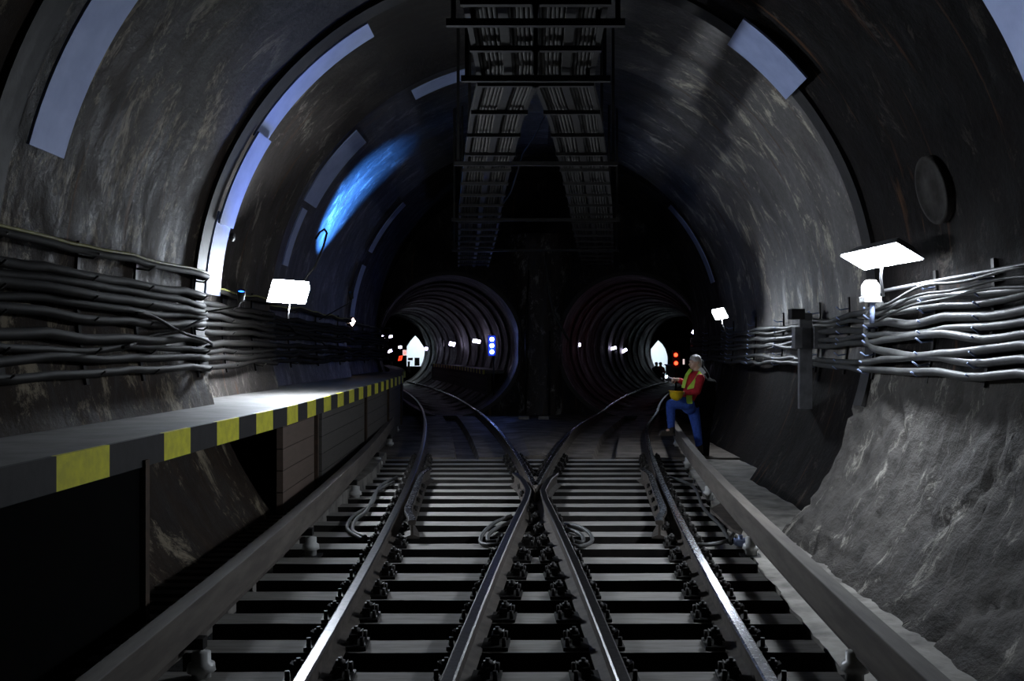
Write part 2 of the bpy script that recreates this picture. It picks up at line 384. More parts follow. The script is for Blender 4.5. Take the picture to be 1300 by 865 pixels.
# ------------------------------------------------------------------ station ends (bright openings)
def station(side, xl, xr, zb, zt_pts):
    """end wall of a running tunnel with an opening to the white, lit hall behind"""
    mb = MB(); cx = side*(cc(58)+(REX if side > 0 else 0)); y = 58.0
    lo, hi = cx-2.3, cx+2.3
    for (x0, x1, z0, z1) in ((lo, xl, -.4, 4.0), (xr, hi, -.4, 4.0), (xl, xr, -.4, zb)):
        if x1 > x0: mb.box(((x0+x1)/2, y, (z0+z1)/2), (x1-x0, .2, z1-z0))
    pts = [(xl, 4.0)]+zt_pts+[(xr, 4.0)]; vs = [(p[0], y-.1, p[1]) for p in pts]+[(p[0], y+.1, p[1]) for p in pts]; n = len(pts)
    mb.add(vs, [tuple(range(n)), tuple(reversed(range(n, 2*n)))]+[(i, i+n, i+n+1, i+1) for i in range(1, n-2)])
    struct(mb.build('wall_back', M['tube']))
    mb = MB(); x0, x1, z0, z1, yb = lo-1, hi+1, -.4, 4.2, 64
    mb.add([(x0, y+.12, z0), (x1, y+.12, z0), (x1, yb, z0), (x0, yb, z0), (x0, y+.12, z1), (x1, y+.12, z1), (x1, yb, z1), (x0, yb, z1)],
           [(0, 1, 2, 3), (7, 6, 5, 4), (3, 2, 6, 7), (0, 3, 7, 4), (1, 5, 6, 2)])
    struct(mb.build('wall_station', M['room']))
    r = thing('ceiling_light', ((xl+xr)/2, 61, 4.1), 'long white ceiling light in the bright hall at the end of the %s tunnel' % ('left' if side < 0 else 'right'), 'light')
    mb = MB(); mb.box(((xl+xr)/2, 61, 4.15), (1.3, 4.2, .1)); mb.build('housing', M['white'], r)
    mb = MB(); mb.box(((xl+xr)/2, 61, 4.08), (1.2, 4.0, .04)); mb.build('diffuser', M['hall'], r)
M['hall'] = mat_emit('hall_light', (.8, .92, 1), 26)
station(-1, -7.62, -6.55, .84, [(-7.62, 2.0), (-7.4, 2.35), (-7.12, 2.66), (-6.9, 2.45), (-6.75, 2.2), (-6.55, 1.9)])
station(1, 6.8, 7.8, .15, [(6.8, 1.85), (7.0, 2.1), (7.24, 2.38), (7.5, 2.15), (7.68, 1.85), (7.8, 1.4)])
mb = MB(); mb.box(at(529.5, 459.5, 60.5), (.28, .3, .5)); tag(mb.build('equipment_case', M['ply']), 'small black case silhouetted in the bright opening of the left tunnel', 'case')
# ------------------------------------------------------------------ rails
RP = [(-.07, -.17), (.07, -.17), (.07, -.158), (.012, -.135), (.010, -.045), (.034, -.035), (.036, -.008), (.026, 0), (-.026, 0), (-.036, -.008), (-.034, -.035), (-.010, -.045), (-.012, -.135), (-.07, -.158)]
RM = [0, 0, 0, 0, 0, 0, 1, 1, 1, 0, 0, 0, 0, 0]
def ext(side, y): return REX*smooth(20, 27.5, y) if side > 0 else 0
def rail(pts, label, group='running rails of the two tracks', name='running_rail', top='rail_top'):
    mb = MB(); mb.sweep(pts, RP, RM); return tag(mb.build(name, [M['rail_side'], M[top]]), label, 'rail', group)
yl = rng(-3, 57, .5)
rail([tp(-1, -.755, y, 0, ext(-1, y)) for y in yl], 'long curved steel rail nearest the striped walkway', top='rail_dull')
rail([tp(1, .755, y, 0, ext(1, y)) for y in yl], 'long curved shiny rail on the right, beside the right cover board')
YF = 11.35
rail([tp(-1, .755, y) for y in rng(YF+.25, 57, .5)], 'curved rail with a blue gleam running from the crossing point into the left tunnel')
rail([tp(1, -.755, y, 0, ext(1, y)) for y in rng(YF+.25, 57, .5)], 'curved rail running from the crossing point into the right tunnel')
# closure rails with their bent wing ends
L2 = [tp(1, -.755, y)+Vector((-.035, 0, 0)) for y in rng(-3, YF-.55, .5)]+[Vector((-.085, YF-.1, 0)), Vector((-.115, YF+.3, 0)), Vector((-.17, YF+.9, 0)), Vector((-.27, YF+1.5, 0))]
rail(L2, 'straight rail from the lower left up to the bent wing left of the crossing point', top='rail_dull')
R1 = [tp(-1, .755, y)+Vector((.035, 0, 0)) for y in rng(-3, YF-.55, .5)]+[Vector((.085, YF-.1, 0)), Vector((.115, YF+.3, 0)), Vector((.17, YF+.9, 0)), Vector((.27, YF+1.5, 0))]
rail(R1, 'straight rail from the lower right up to the bent wing right of the crossing point', top='rail_dull')
mb = MB(); vs = []
for y, w in ((YF+.02, .02), (YF+.6, .1), (YF+1.1, .17)): vs += [(-w/2, y, -.16), (w/2, y, -.16), (w/2, y, -.004), (-w/2, y, -.004)]
mb.add(vs, [(0, 1, 2, 3), (11, 10, 9, 8)]+[(j*4+k, (j+1)*4+k, (j+1)*4+(k+1) % 4, j*4+(k+1) % 4) for j in range(2) for k in range(4)])
tag(mb.build('crossing_nose', M['rail_side']), 'pointed steel nose where the two middle rails meet', 'rail crossing')
for sd, lab in ((-1, 'flared check rail inside the left outer rail opposite the crossing'), (1, 'flared check rail inside the right outer rail opposite the crossing')):
    pts = []
    for y in rng(9.1, 13.4, .2):
        fl = .09*(smooth(9.9, 9.1, y)+smooth(12.6, 13.4, y)); pts.append(tp(sd, sd*(.64-fl), y, .015))
    rail(pts, lab, 'check rails', 'check_rail')
# ------------------------------------------------------------------ sleepers with their chairs
cm = MB()
cm.box((0, 0, .012), (.36, .2, .024))
for s in (-1, 1):
    cm.box((s*.1, 0, .05), (.05, .09, .06)); cm.tube([(s*.11, 0, .03), (s*.11, 0, .12)], .014, 6); cm.lathe((s*.11, 0, .075), (0, 0, 1), [(0, .03), (.028, .03), (.028, 0), (0, 0)], 6)
    cm.tube([(s*.155, .07, .02), (s*.155, .07, .075)], .014, 6); cm.tube([(s*.155, -.07, .02), (s*.155, -.07, .075)], .014, 6)
    cm.add([(s*.15, -.03, .06), (s*.15, .03, .06), (s*.055, .02, .035), (s*.055, -.02, .035), (s*.15, -.03, .1), (s*.15, .03, .1), (s*.06, .012, .05), (s*.06, -.012, .05)],
           [(0, 3, 2, 1), (4, 5, 6, 7), (0, 1, 5, 4), (1, 2, 6, 5), (2, 3, 7, 6), (3, 0, 4, 7)])
chair_me = cm.mesh('rail_chair', M['chair'])
k = 0; ty = 16.0
while ty > 3.3:
    x0, x1 = -(cc(ty)+1.62), cc(ty)+1.26+(.04*N(ty, 0, 0, 3)); wob = .01*N(ty, 1, 0, 2)
    mb = MB(); nseg = 10; w = .125; vs = []
    for i in range(nseg+1):
        x = x0+(x1-x0)*i/nseg
        for dy, z in ((-w, -.33), (w, -.33), (w, -.175), (-w, -.175)):
            vs.append((x, ty+dy+wob+.006*N(x, ty, dy, 5), z+.004*N(x, ty, z, 6)))
    mb.add(vs, [(0, 1, 2, 3)[::-1], tuple(nseg*4+i for i in range(4))]+[(i*4+j, i*4+(j+1) % 4, (i+1)*4+(j+1) % 4, (i+1)*4+j) for i in range(nseg) for j in range(4)])
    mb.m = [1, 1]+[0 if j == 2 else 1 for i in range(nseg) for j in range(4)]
    k += 1; last = 'farthest' if k == 1 else None
    o = mb.build('sleeper', [M['tie'], M['tie_side']])
    rank = ['first', 'second', 'third', 'fourth', 'fifth', 'sixth', 'seventh', 'eighth', 'ninth', 'tenth', 'eleventh', 'twelfth', 'thirteenth', 'fourteenth', 'fifteenth',
            'sixteenth', 'seventeenth', 'eighteenth', 'nineteenth', 'twentieth', 'twenty-first', 'twenty-second', 'twenty-third'][k-1]
    tag(o, 'long dusty sleeper under both tracks, %s counting from the concrete slab towards the viewer' % rank, 'sleeper', 'long sleepers under the crossing')
    for sd, off in ((-1, -.755), (1, -.755), (-1, .755), (1, .755)):
        p = tp(sd, off, ty)
        if abs(p.x) < .17 and off*sd < 0 and sd > 0: continue
        c = bpy.data.objects.new('rail_chair', chair_me); C.objects.link(c); c.parent = o
        c.location = (p.x, ty, -.178); c.rotation_euler = (0, 0, -math.atan(sd*cs(ty)))
    ty -= .6
# ------------------------------------------------------------------ third rails with cover boards
def third(sd, off, lab, y0, y1):
    r = thing('third_rail', tp(sd, sd*off, 8, -.17), lab, 'third rail')
    pts = [tp(sd, sd*off, y) for y in rng(y0, y1, .5)]
    mb = MB(); mb.sweep(pts, [(-.05, .05), (.05, .05), (.05, .25), (-.05, .25)]); mb.build('cover_board', M['beam'], r, .006)
    mb = MB(); mb.sweep([tp(sd, sd*(off+.06), y, -.02) for y in rng(y0, y1, .5)], [(-.03, -.03), (.03, -.03), (.03, .0), (.01, .01), (.01, .06), (.035, .07), (.035, .1), (-.035, .1), (-.035, .07), (-.01, .06), (-.01, .01), (-.03, 0)]); mb.build('conductor_rail', M['rail_side'], r)
    y = 5.3
    while y < y1-1:
        p = tp(sd, sd*(off-(.06 if sd < 0 else -.04)), y, -.2); mb = MB()
        mb.lathe(p, (0, 0, 1), [(0, .0), (.05, 0), (.05, .05), (.075, .06), (.07, .1), (.05, .11), (.05, .16), (0, .17)], 14)
        mb.build('insulator', M['porcelain'], r)
        mb = MB(); mb.box(p+Vector((sd*.06, 0, .21)), (.16, .07, .06)); mb.build('bracket', M['iron'], r); mb = MB(); mb.box(p+Vector((0, 0, -.005)), (.17, .2, .02)); mb.build('foot_plate', M['iron'], r)
        y += 3.3
third(1, 1.27, 'brown cover board over the third rail along the right wall', 1.0, 26.5)
third(-1, 1.45, 'brown cover board over the third rail below the striped walkway', 1.0, 26.5)
# slatted duct cover left of the left third rail
r = thing('duct_cover', (-2.45, 8, -.05), 'slatted ladder-like duct cover between the left third rail and the wall', 'duct cover')
def dx(y): return -(max(2.38, cc(y)+1.45+.28))
mb = MB()
for y in rng(3.0, 12.4, .2): mb.box((dx(y), y, -.015), (.36, .1, .03))
mb.build('slats', M['beam'], r)
for s in (-1, 1):
    mb = MB(); mb.sweep([(dx(y)+s*.19, y, -.06) for y in rng(2.9, 12.5, .4)], [(-.02, 0), (.02, 0), (.02, .05), (-.02, .05)]); mb.build('side_rail', M['iron'], r)
# ------------------------------------------------------------------ left walkway
ET = [(0, -2.28), (9, -2.3), (10.6, -2.38), (12.5, -2.47), (16.8, -2.69), (22.4, -3.05), (27.4, -3.72)]
def edge(y):
    return lerp_table(ET, y) if y < 27.4 else -(cc(y)+1.26)
def wl(y, z, side):
    """distance of the wall surface from the middle at height z"""
    q = lambda R: math.sqrt(max(.01, R*R-(z-ZC)**2))
    v = q(3.24); v += (q(3.72)-v)*smooth(9.35, 9.75, y); v += (q(4.05)-q(3.72))*smooth(13.5, 14.0, y); v += (q(4.42)-q(4.05))*smooth(20.8, 21.3, y)
    t = cc(y)+(REX if side > 0 else 0)+math.sqrt(max(.01, TR*TR-(z-TZ)**2))-.12
    return v if y < 27.0 else (t if y > 27.8 else v+(t-v)*smooth(27.0, 27.8, y))
ZT, ZB = 1.065, .93
w = thing('walkway', (-2.7, 8, 0), 'raised concrete walkway along the left wall with a black and yellow striped edge', 'walkway')
ys = rng(-3, 45, .4); mb = MB(); vs = []
for y in ys:
    e, o = edge(y), -(wl(y, 1.0, -1)-.03)
    if y < 27: o = -(wl(y, 1.0, -1)+.03)
    vs += [(o, y, ZB), (e, y, ZB), (e, y, ZT), (o+(e-o)*.5, y, ZT+.004*N(0, y, 0, 2)), (o, y, ZT)]
mb.add(vs, [(i*5+k, i*5+(k+1) % 5, (i+1)*5+(k+1) % 5, (i+1)*5+k) for i in range(len(ys)-1) for k in range(5)]+[(0, 1, 2, 3, 4)[::-1]])
mb.build('deck', M['deck'], w)
mb = MB(); bounds = [-3, 4.63, 5.21, 5.98, 6.44, 6.98, 7.5, 7.97, 8.48]; y = 8.97
while y < 45: bounds += [y, y+.5]; y += 1.0
for i, (a, b) in enumerate(zip(bounds, bounds[1:])):
    yy = [a+(b-a)*k/2 for k in range(3)] if i else rng(-3, 4.4, .5)+[4.63]
    vs = []
    for y in yy: vs += [(edge(y), y, ZB-.03), (edge(y)+.03, y, ZB-.03), (edge(y)+.03, y, ZT+.004), (edge(y), y, ZT+.004)]
    mb.add(vs, [(j*4+k, j*4+(k+1) % 4, (j+1)*4+(k+1) % 4, (j+1)*4+k) for j in range(len(yy)-1) for k in range(4)], 1 if i % 2 == 0 else 0)
mb.build('striped_edge', [M['yellow'], M['black']], w)
mb = MB(); mb.box((-2.27, 5.68, .43), (.05, .06, 1.02)); mb.build('support_post', M['brown'], w)
mb = MB(); mb.box((-2.29, 1.45, .43), (.03, 8.42, 1.0)); mb.build('black_panel', M['ply'], w)
mb = MB(); mb.sweep([(-(abs(edge(y))+.14), y, 0) for y in rng(9.45, 11.15, .34)], [(-.03, -.1), (.03, -.1), (.03, .93), (-.03, .93)]); mb.build('plank_panel', M['planks'], w)
mb = MB(); mb.box((-(abs(edge(11.2))+.10), 11.2, .42), (.06, .06, 1.03)); mb.build('support_post', M['brown'], w)
mb = MB(); mb.sweep([(edge(y)-.1, y, 0) for y in rng(11.25, 45, .45)], [(-.06, -.2), (.06, -.2), (.06, .93), (-.06, .93)]); mb.build('block_wall', M['blocks'], w)
for y in (15.2, 19.0, 23.0, 27.0):
    mb = MB(); mb.box((edge(y)-.02, y, .42), (.04, .08, 1.03)); mb.build('support_post', M['brown'], w)
# platform on the far side inside the left tunnel
w2 = thing('walkway', (-2.0, 31, 0), 'distant raised platform on the right side inside the left tunnel', 'walkway')
def pe(off, y, z): return tp(-1, off, y, z)
for nm, m, prof in (('deck', M['deck'], [(0, .95), (.75, .95), (.75, 1.06), (0, 1.06)]), ('front_wall', M['blocks'], [(.08, -.16), (.2, -.16), (.2, .95), (.08, .95)])):
    mb = MB(); mb.sweep([pe(1.22, y, 0) for y in rng(30.0, 50, .5)], prof); mb.build(nm, m, w2)
mb = MB(); y = 30.0; i = 0
while y < 49:
    mb.sweep([pe(1.2, y, 0), pe(1.2, y+.5, 0)], [(-.02, .93), (.01, .93), (.01, 1.07), (-.02, 1.07)], [i % 2]*4); y += .5; i += 1
mb.build('striped_edge', [M['yellow'], M['black']], w2)
# ------------------------------------------------------------------ wall cables
def cable_path(side, z, seed, y0=-3, y1=40, off=.09, amp=.022):
    pts = []
    for y in rng(y0, y1, .25):
        zz = z+amp*N(0, y, seed*3.3, .7)*2+.5*amp*N(5, y, seed, 2.1)-.015*abs(math.sin(PI*y/1.25))
        x = wl(y, zz, side)-off-.018*(1+N(9, y, seed, .8))
        pts.append(Vector((side*x, y, zz)))
    return pts
def cable(pts, r, m, label, group=None, name='cable', n=8):
    mb = MB(); mb.tube(pts, r, n); return tag(mb.build(name, m), label, 'cable', group)
cable(cable_path(-1, 2.27, 1, amp=.03, off=.12), .028, M['cable'], 'thick dark cable running alone above the left wall bundle', 'left wall cables')
cable([p+Vector((.012, 0, .031)) for p in cable_path(-1, 2.27, 1, y1=26, amp=.03, off=.12)], .011, M['cable_y'], 'thin yellow and green cable lying on the highest cable of the left wall', 'left wall cables')
zs = [2.11, 2.045, 1.97, 1.90, 1.82, 1.69, 1.60, 1.53, 1.44]
for i, z in enumerate(zs):
    cable(cable_path(-1, z, 10+i), [.034, .03, .036, .028, .034, .038, .026, .032, .03, .034, .03][i], M['cable'], 'dark sagging cable, %s of the bundle on the left wall' % (ordn(i) if i < 8 else 'lowest'), 'left wall cables')
# extra thin wires crossing between rows
for i, (za, zb, ya, yb) in enumerate(((1.86, 1.62, 7.6, 9.6), (1.62, 1.86, 7.3, 9.2), (2.05, 1.7, 14, 19))):
    pts = [Vector((-(wl(y, 1.8, -1)-.16-.03*math.sin(y*3)), y, za+(zb-za)*smooth(ya, yb, y)+.02*math.sin(5*y))) for y in rng(ya, yb, .15)]
    cable(pts, .014, M['cable'], ['thin wire crossing down over the left bundle just before the first ring joint', 'thin wire crossing up over the left bundle just before the first ring joint', 'thin wire slanting down across the left bundle beyond the floodlight'][i], 'left wall cables')
rz = [(2.12, .017, 'grey'), (2.0, .034, 'grey'), (1.93, .026, 'grey'), (1.835, .038, 'grey'), (1.75, .03, 'grey'), (1.69, .034, 'grey'), (1.58, .036, 'grey'), (1.50, .032, 'grey'), (1.42, .032, 'grey')]
for i, (z, rr, m) in enumerate(rz):
    y1 = 40 if i not in (6,) else 8.9
    if i == 0:
        cable([Vector((wl(y, z, 1)-.12, y, z+.0)) for y in rng(-3, 9.0, .5)], rr, M['grey'], 'straight thin conduit above the right wall cables, running to the lamp box', 'right wall cables', 'conduit'); continue
    pts = cable_path(1, z, 30+i, y1=y1, amp=.03)
    if i == 6:
        e = pts[-1]
        pts += [e+Vector((.0, .22, .02)), e+Vector((.01, .42, .08)), e+Vector((.02, .52, .2)), e+Vector((.03, .5, .32)), e+Vector((.02, .35, .4)), e+Vector((.0, .1, .43))]
    cable(pts, rr, M['cable_grey'], ['', 'thick grey cable just under the conduit on the right wall', 'second grey cable of the right wall bundle', 'third grey cable of the right wall bundle', 'fourth grey cable of the right wall bundle', 'fifth grey cable of the right wall bundle', 'pale grey cable that loops upward below the right floodlight', 'second lowest grey cable on the right wall', 'lowest grey cable on the right wall'][i], 'right wall cables')
for i in range(3):
    pts = [Vector((wl(y, 1.9, 1)-.17-.02*i, y, 1.98+.05*i-.12*smooth(7.4, 9.0, y)+.015*math.sin(4*y+i))) for y in rng(5.2+.4*i, 9.1, .2)]
    cable(pts, .013, M['cable_grey'], ['thin grey wire tied below the two others over the right cables', 'thin grey wire between the two others over the right cables', 'thin grey wire tied highest over the right cables'][i], 'right wall cables')
# brackets that carry the cables
def bracket(side, y, rows, label):
    x = wl(y, 1.8, side); r = thing('cable_bracket', (side*(x-.02), y, 1.35), label, 'bracket', 'cable brackets on the %s wall' % ('left' if side < 0 else 'right'))
    mb = MB(); pts = []
    for z in rng(min(rows)-.1, max(rows)+.12, .1): pts.append((side*(wl(y, z, side)-.015), y, z))
    for a, b in zip(pts, pts[1:]):
        a, b = Vector(a), Vector(b); mid = (a+b)/2; d = (b-a); up = d.normalized(); fw = Vector((0, 1, 0)); mb.box(mid, (.02, .045, d.length+.01), 0, (up.cross(fw), fw, up))
    mb.build('strap', M['iron'], r)
    for z in rows[::1]:
        mb = MB(); xw = side*(wl(y, z, side)-.02); mb.tube([(xw, y, z-.03), (xw-side*.1, y, z-.045), (xw-side*.15, y-.01, z-.01)], .008, 5)
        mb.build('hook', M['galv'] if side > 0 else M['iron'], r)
by = [3.3, 4.5, 5.7, 6.9, 7.9, 9.2, 10.4, 11.6, 12.8, 14.0, 16.0, 18.0, 20.0, 22.5, 25.0]
bw = ['nearest', 'second nearest', 'third nearest', 'fourth nearest', 'fifth nearest', 'sixth nearest', 'seventh nearest', 'eighth nearest', 'ninth nearest', 'tenth nearest', 'eleventh nearest', 'fourth farthest', 'third farthest', 'second farthest', 'farthest']
for i, y in enumerate(by):
    bracket(-1, y, [2.27]+zs[::2], 'dark iron cable bracket on the left wall, %s the viewer' % bw[i].replace('farthest', 'farthest from').replace('nearest', 'nearest to'))
    bracket(1, y, [a[0] for a in rz], 'iron cable bracket on the right wall, %s the viewer' % bw[i].replace('farthest', 'farthest from').replace('nearest', 'nearest to'))
# ------------------------------------------------------------------ floodlights
def lamp(name, c, u, v, w, h, m, label, stem=None, housing='grey', group=None, dome=.0):
    """box lamp: u, v = directions of the face; the face looks towards the track"""
    c = Vector(c); u = Vector(u).normalized(); v = Vector(v); v = (v-u*v.dot(u)).normalized(); n = u.cross(v)
    if n.dot(Vector((0, 0, EYE))-c) < 0: n = -n
    r = thing(name, c, label, 'lamp', group)
    mb = MB(); mb.frustum(c, n, u, w+.03, h+.03, w*.7, h*.6, .1); mb.build('housing', M[housing], r, .006)
    if dome: mb = MB(); mb.frustum(c+n*dome, n, u, w*.8, h*.75, w, h, dome); mb.build('diffuser', m, r, .01)
    else: mb = MB(); mb.frustum(c+n*.012, n, u, w, h, w, h, .01); mb.build('diffuser', m, r)
    if stem:
        mb = MB(); mb.tube([c-n*.06]+[Vector(s) for s in stem], .012, 8); mb.build('stem', M['grey'], r)
    return r
COL = (.82, .9, 1.0)
M['flood_r'] = mat_emit('floodlight_right', COL, 170)
M['flood_l'] = mat_emit('floodlight_left', COL, 500)
M['lamp_m'] = mat_emit('wall_lamp', COL, 330)
M['lamp_f'] = mat_emit('far_wall_lamp', (.72, .66, 1.0), 25)
M['lamp_w'] = mat_emit('warm_wall_lamp', (1, .72, .62), 30)
c = at(1117, 326, 8.2)
fr = lamp('floodlight', c, (.15, -.989, 0), (.87, .13, -.47), .95, .25, M['flood_r'], 'large bright floodlight above the cables on the right wall', [(c.x+.05, 8.32, 2.2), (c.x+.1, 8.4, 2.05)])
r = thing('lamp_box', (2.95, 8.4, 2.1), 'white connection box under the large right floodlight', 'junction box')
q = at(1105, 369, 8.5)
mb = MB(); mb.frustum(q+Vector((0, 0, .09)), Vector((0, 0, 1)), Vector((1, 0, 0)), .07, .08, .13, .12, .05); mb.box(q+Vector((0, 0, -.01)), (.13, .12, .1)); mb.box(q+Vector((0, 0, -.08)), (.15, .14, .05)); mb.build('case', M['white'], r, .005)
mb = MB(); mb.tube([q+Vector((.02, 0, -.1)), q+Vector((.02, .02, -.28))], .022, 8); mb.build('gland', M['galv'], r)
c = at(366, 370.5, 11.6)
lamp('floodlight', c, (.6, .8, 0), (.33, -.24, .9), .52, .27, M['flood_l'], 'bright square floodlight above the cables on the left wall', [(c.x-.02, 11.75, 2.2), (c.x-.05, 11.8, 1.98)], dome=.11)
c = at(914, 398.5, 17.4)
lamp('floodlight', c, (.6, -.7, .1), (.09, .1, -.2), .26, .2, M['lamp_m'], 'small bright floodlight on the right wall above the two people', [(c.x+.05, 17.45, 2.1), (c.x+.12, 17.5, 1.95)], dome=.06)
c = at(448, 409, 22.4)
lamp('wall_lamp', c, (.1, -.1, .14), (-.14, .1, .05), .15, .1, M['lamp_w'], 'small reddish white lamp at the far end of the left cable bundle', [(c.x-.03, 22.45, 2.1)])
far = [(482, 428, 41, 'long slanted tube lamp, leftmost of those inside the left tunnel', .36, .1, (.85, 0, .55)),
       (493, 428, 39, 'long flat tube lamp inside the left tunnel, right beside the leftmost slanted one', .32, .09, (1, 0, .2)),
       (495, 446, 52, 'small distant lamp low on the left side of the left tunnel', .22, .14, (1, 0, .5)),
       (508, 441, 50, 'round looking distant lamp left of the bright opening of the left tunnel', .16, .13, (1, 0, 0)),
       (541, 443, 54, 'tiny lamp just right of the bright opening of the left tunnel', .16, .16, (1, 0, 0)),
       (574, 437, 45, 'lamp on the right wall of the left tunnel, right of the bright opening', .26, .18, (1, 0, -.2)),
       (605, 433.5, 37, 'lamp on the right wall of the left tunnel nearest the blue signal', .28, .13, (1, 0, -.15)),
       (733.5, 438, 33, 'lamp inside the right tunnel closest to the centre pillar', .18, .11, (1, 0, 0)),
       (778.5, 442.5, 43.5, 'middle lamp on the left wall of the right tunnel', .27, .12, (1, 0, .3)),
       (792.5, 445.5, 47.5, 'farthest lamp on the left wall of the right tunnel', .27, .13, (1, 0, .6)),
       (885, 422.5, 30.5, 'bright lamp on the right wall of the right tunnel above the person', .3, .2, (.9, 0, -.5)),
       (884, 436, 41, 'small slanted lamp behind the grey haired person', .36, .1, (.9, 0, -.3))]
for x, y, d, lab, w_, h_, u in far:
    c = at(x, y, d); sg = -1 if x < 520 else (1 if x > 850 else (1 if x < 700 else -1))
    lamp('wall_lamp', c, u, (-u[2]*.5, .35, 1), w_, h_, M['lamp_f'], lab, [c+Vector((sg*.06, .1, -.1)), c+Vector((sg*.12, .12, -.35))], 'grey', 'small lamps in the running tunnels')
# bent conduit and two spotlights added for the blue light on the vault
P = [at(385, 358, 12.2), at(400, 338, 12.3), at(411, 312, 12.5), at(415, 296, 12.6), at(412, 291, 12.7), at(406, 295, 12.8), at(401, 303, 12.9)]
cable(P, .014, M['iron'], 'bent black conduit rising from the left floodlight and hooking over', None, 'conduit')
M['blue'] = mat_emit('blue_lens', (.03, .2, 1.0), 6)
def spotlight(c, foot, tgt, size, power, label, col=(.05, .26, 1.0)):
    c = Vector(c); n = (Vector(tgt)-c).normalized(); r = thing('spotlight', c, label, 'lamp')
    mb = MB(); mb.lathe(c, n, [(.0, -.09), (.035, -.09), (.045, .03), (.04, .03), (.036, 0), (0, 0)], 14); mb.build('housing', M['iron'], r)
    mb = MB(); mb.lathe(c, n, [(0, .012), (.035, .010), (.035, .002), (0, .002)], 14); mb.build('lens', M['blue'], r)
    mb = MB(); mb.tube([c-n*.07, c-n*.1+Vector((-.03, 0, -.06)), Vector(foot)], .01, 6); mb.build('stem', M['iron'], r)
    ld = bpy.data.lights.new('beam', 'SPOT'); ld.energy = power; ld.color = col; ld.spot_size = math.radians(size); ld.spot_blend = 1.0; ld.shadow_soft_size = .03
    lo = bpy.data.objects.new('beam', ld); C.objects.link(lo); lo.location = c+n*.06; lo.rotation_euler = n.to_track_quat('-Z', 'Y').to_euler()
    lo.parent = r; lo.matrix_parent_inverse = Matrix.Translation(-r.location)
spotlight((-3.2, 17.0, 2.6), (-3.75, 17.0, 2.15), (-3.47, 17.3, 4.05), 66, 5200, 'small added blue spotlight washing the vault beyond the left floodlight', (.07, .3, 1.0))
spotlight((-3.12, 10.4, 2.2), (-3.5, 10.4, 2.0), (-2.75, 9.5, 3.75), 50, 300, 'small added blue spotlight on the left cables just before the left floodlight', (.05, .2, 1.0))
# ------------------------------------------------------------------ curved drip plates at the ring joints
def plate(y0, y1, R, a0, a1, label, lip=True, t=.02):
    mb = MB(); n = max(6, int(abs(a1-a0)*R/.12)); vs = []
    for i in range(n+1):
        a = a0+(a1-a0)*i/n
        for y, r in ((y0, R), (y1, R), (y1, R+t), (y0, R+t)): vs.append((r*math.cos(a), y, ZC+r*math.sin(a)))
    mb.add(vs, [(i*4+k, (i+1)*4+k, (i+1)*4+(k+1) % 4, i*4+(k+1) % 4) for i in range(n) for k in range(4)]+[(0, 1, 2, 3), tuple(n*4+k for k in (3, 2, 1, 0))])
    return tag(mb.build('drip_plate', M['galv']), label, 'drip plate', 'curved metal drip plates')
rad = math.radians
def ang(x, y, s):   # angle of a photo point on the ring whose scale is s pixels per metre
    return math.atan2((HY-y)/s+EYE-ZC, (x-VX)/s)
plate(5.85, 6.28, 3.12, ang(58, 197, 195), ang(58, 197, 195)-rad(52), 'pale curved metal plate at the upper left corner')
plate(5.5, 5.93, 3.18, ang(1300, 100, 197)-rad(15), ang(1246, 0, 197)+rad(6), 'pale curved metal plate at the upper right corner')
aL = ang(258, 262, 131)
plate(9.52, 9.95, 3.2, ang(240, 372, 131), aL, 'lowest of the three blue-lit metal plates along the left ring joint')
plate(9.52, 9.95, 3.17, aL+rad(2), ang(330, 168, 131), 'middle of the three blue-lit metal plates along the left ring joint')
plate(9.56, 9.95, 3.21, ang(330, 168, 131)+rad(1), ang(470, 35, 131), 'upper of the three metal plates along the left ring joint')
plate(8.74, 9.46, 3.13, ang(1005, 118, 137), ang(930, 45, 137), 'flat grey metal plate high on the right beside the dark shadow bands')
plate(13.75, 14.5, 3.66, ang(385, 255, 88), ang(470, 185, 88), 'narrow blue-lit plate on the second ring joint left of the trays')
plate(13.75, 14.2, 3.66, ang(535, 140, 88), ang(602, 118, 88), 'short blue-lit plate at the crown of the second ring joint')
for (y0, y1, R, p0, p1, s, lab) in ((13.72, 14.0, 3.62, (350, 335), (383, 264), 89, 'lower narrow strip on the second left ring joint'),
        (20.9, 21.3, 3.95, (425, 400), (445, 330), 60, 'shiny vertical strip on the third left ring joint'),
        (20.9, 21.3, 3.95, (450, 310), (500, 245), 60, 'shiny slanting strip on the third left ring joint'),
        (20.9, 21.3, 3.95, (862, 250), (935, 350), 60, 'shiny strip on the third right ring joint')):
    plate(y0, y1, R, ang(*p0, s), ang(*p1, s), lab)
r = thing('junction_box', (-3.15, 9.7, 2.9), 'small black box on the left ring joint above the cables', 'junction box')
q = at(268, 322, 9.75)
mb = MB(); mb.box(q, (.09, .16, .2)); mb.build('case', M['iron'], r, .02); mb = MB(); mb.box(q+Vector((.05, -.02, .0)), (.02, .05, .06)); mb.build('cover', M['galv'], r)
mb = MB(); mb.tube([at(283, 299, 10.6), at(294, 301, 10.4)], .025, 8); mb.lathe(at(294, 301, 10.4), (1, -.3, 0), [(0, 0), (.045, 0), (.045, .02), (0, .02)], 10); tag(mb.build('wall_peg', M['iron']), 'short dark peg sticking out of the wall right of the blue plates', 'peg')
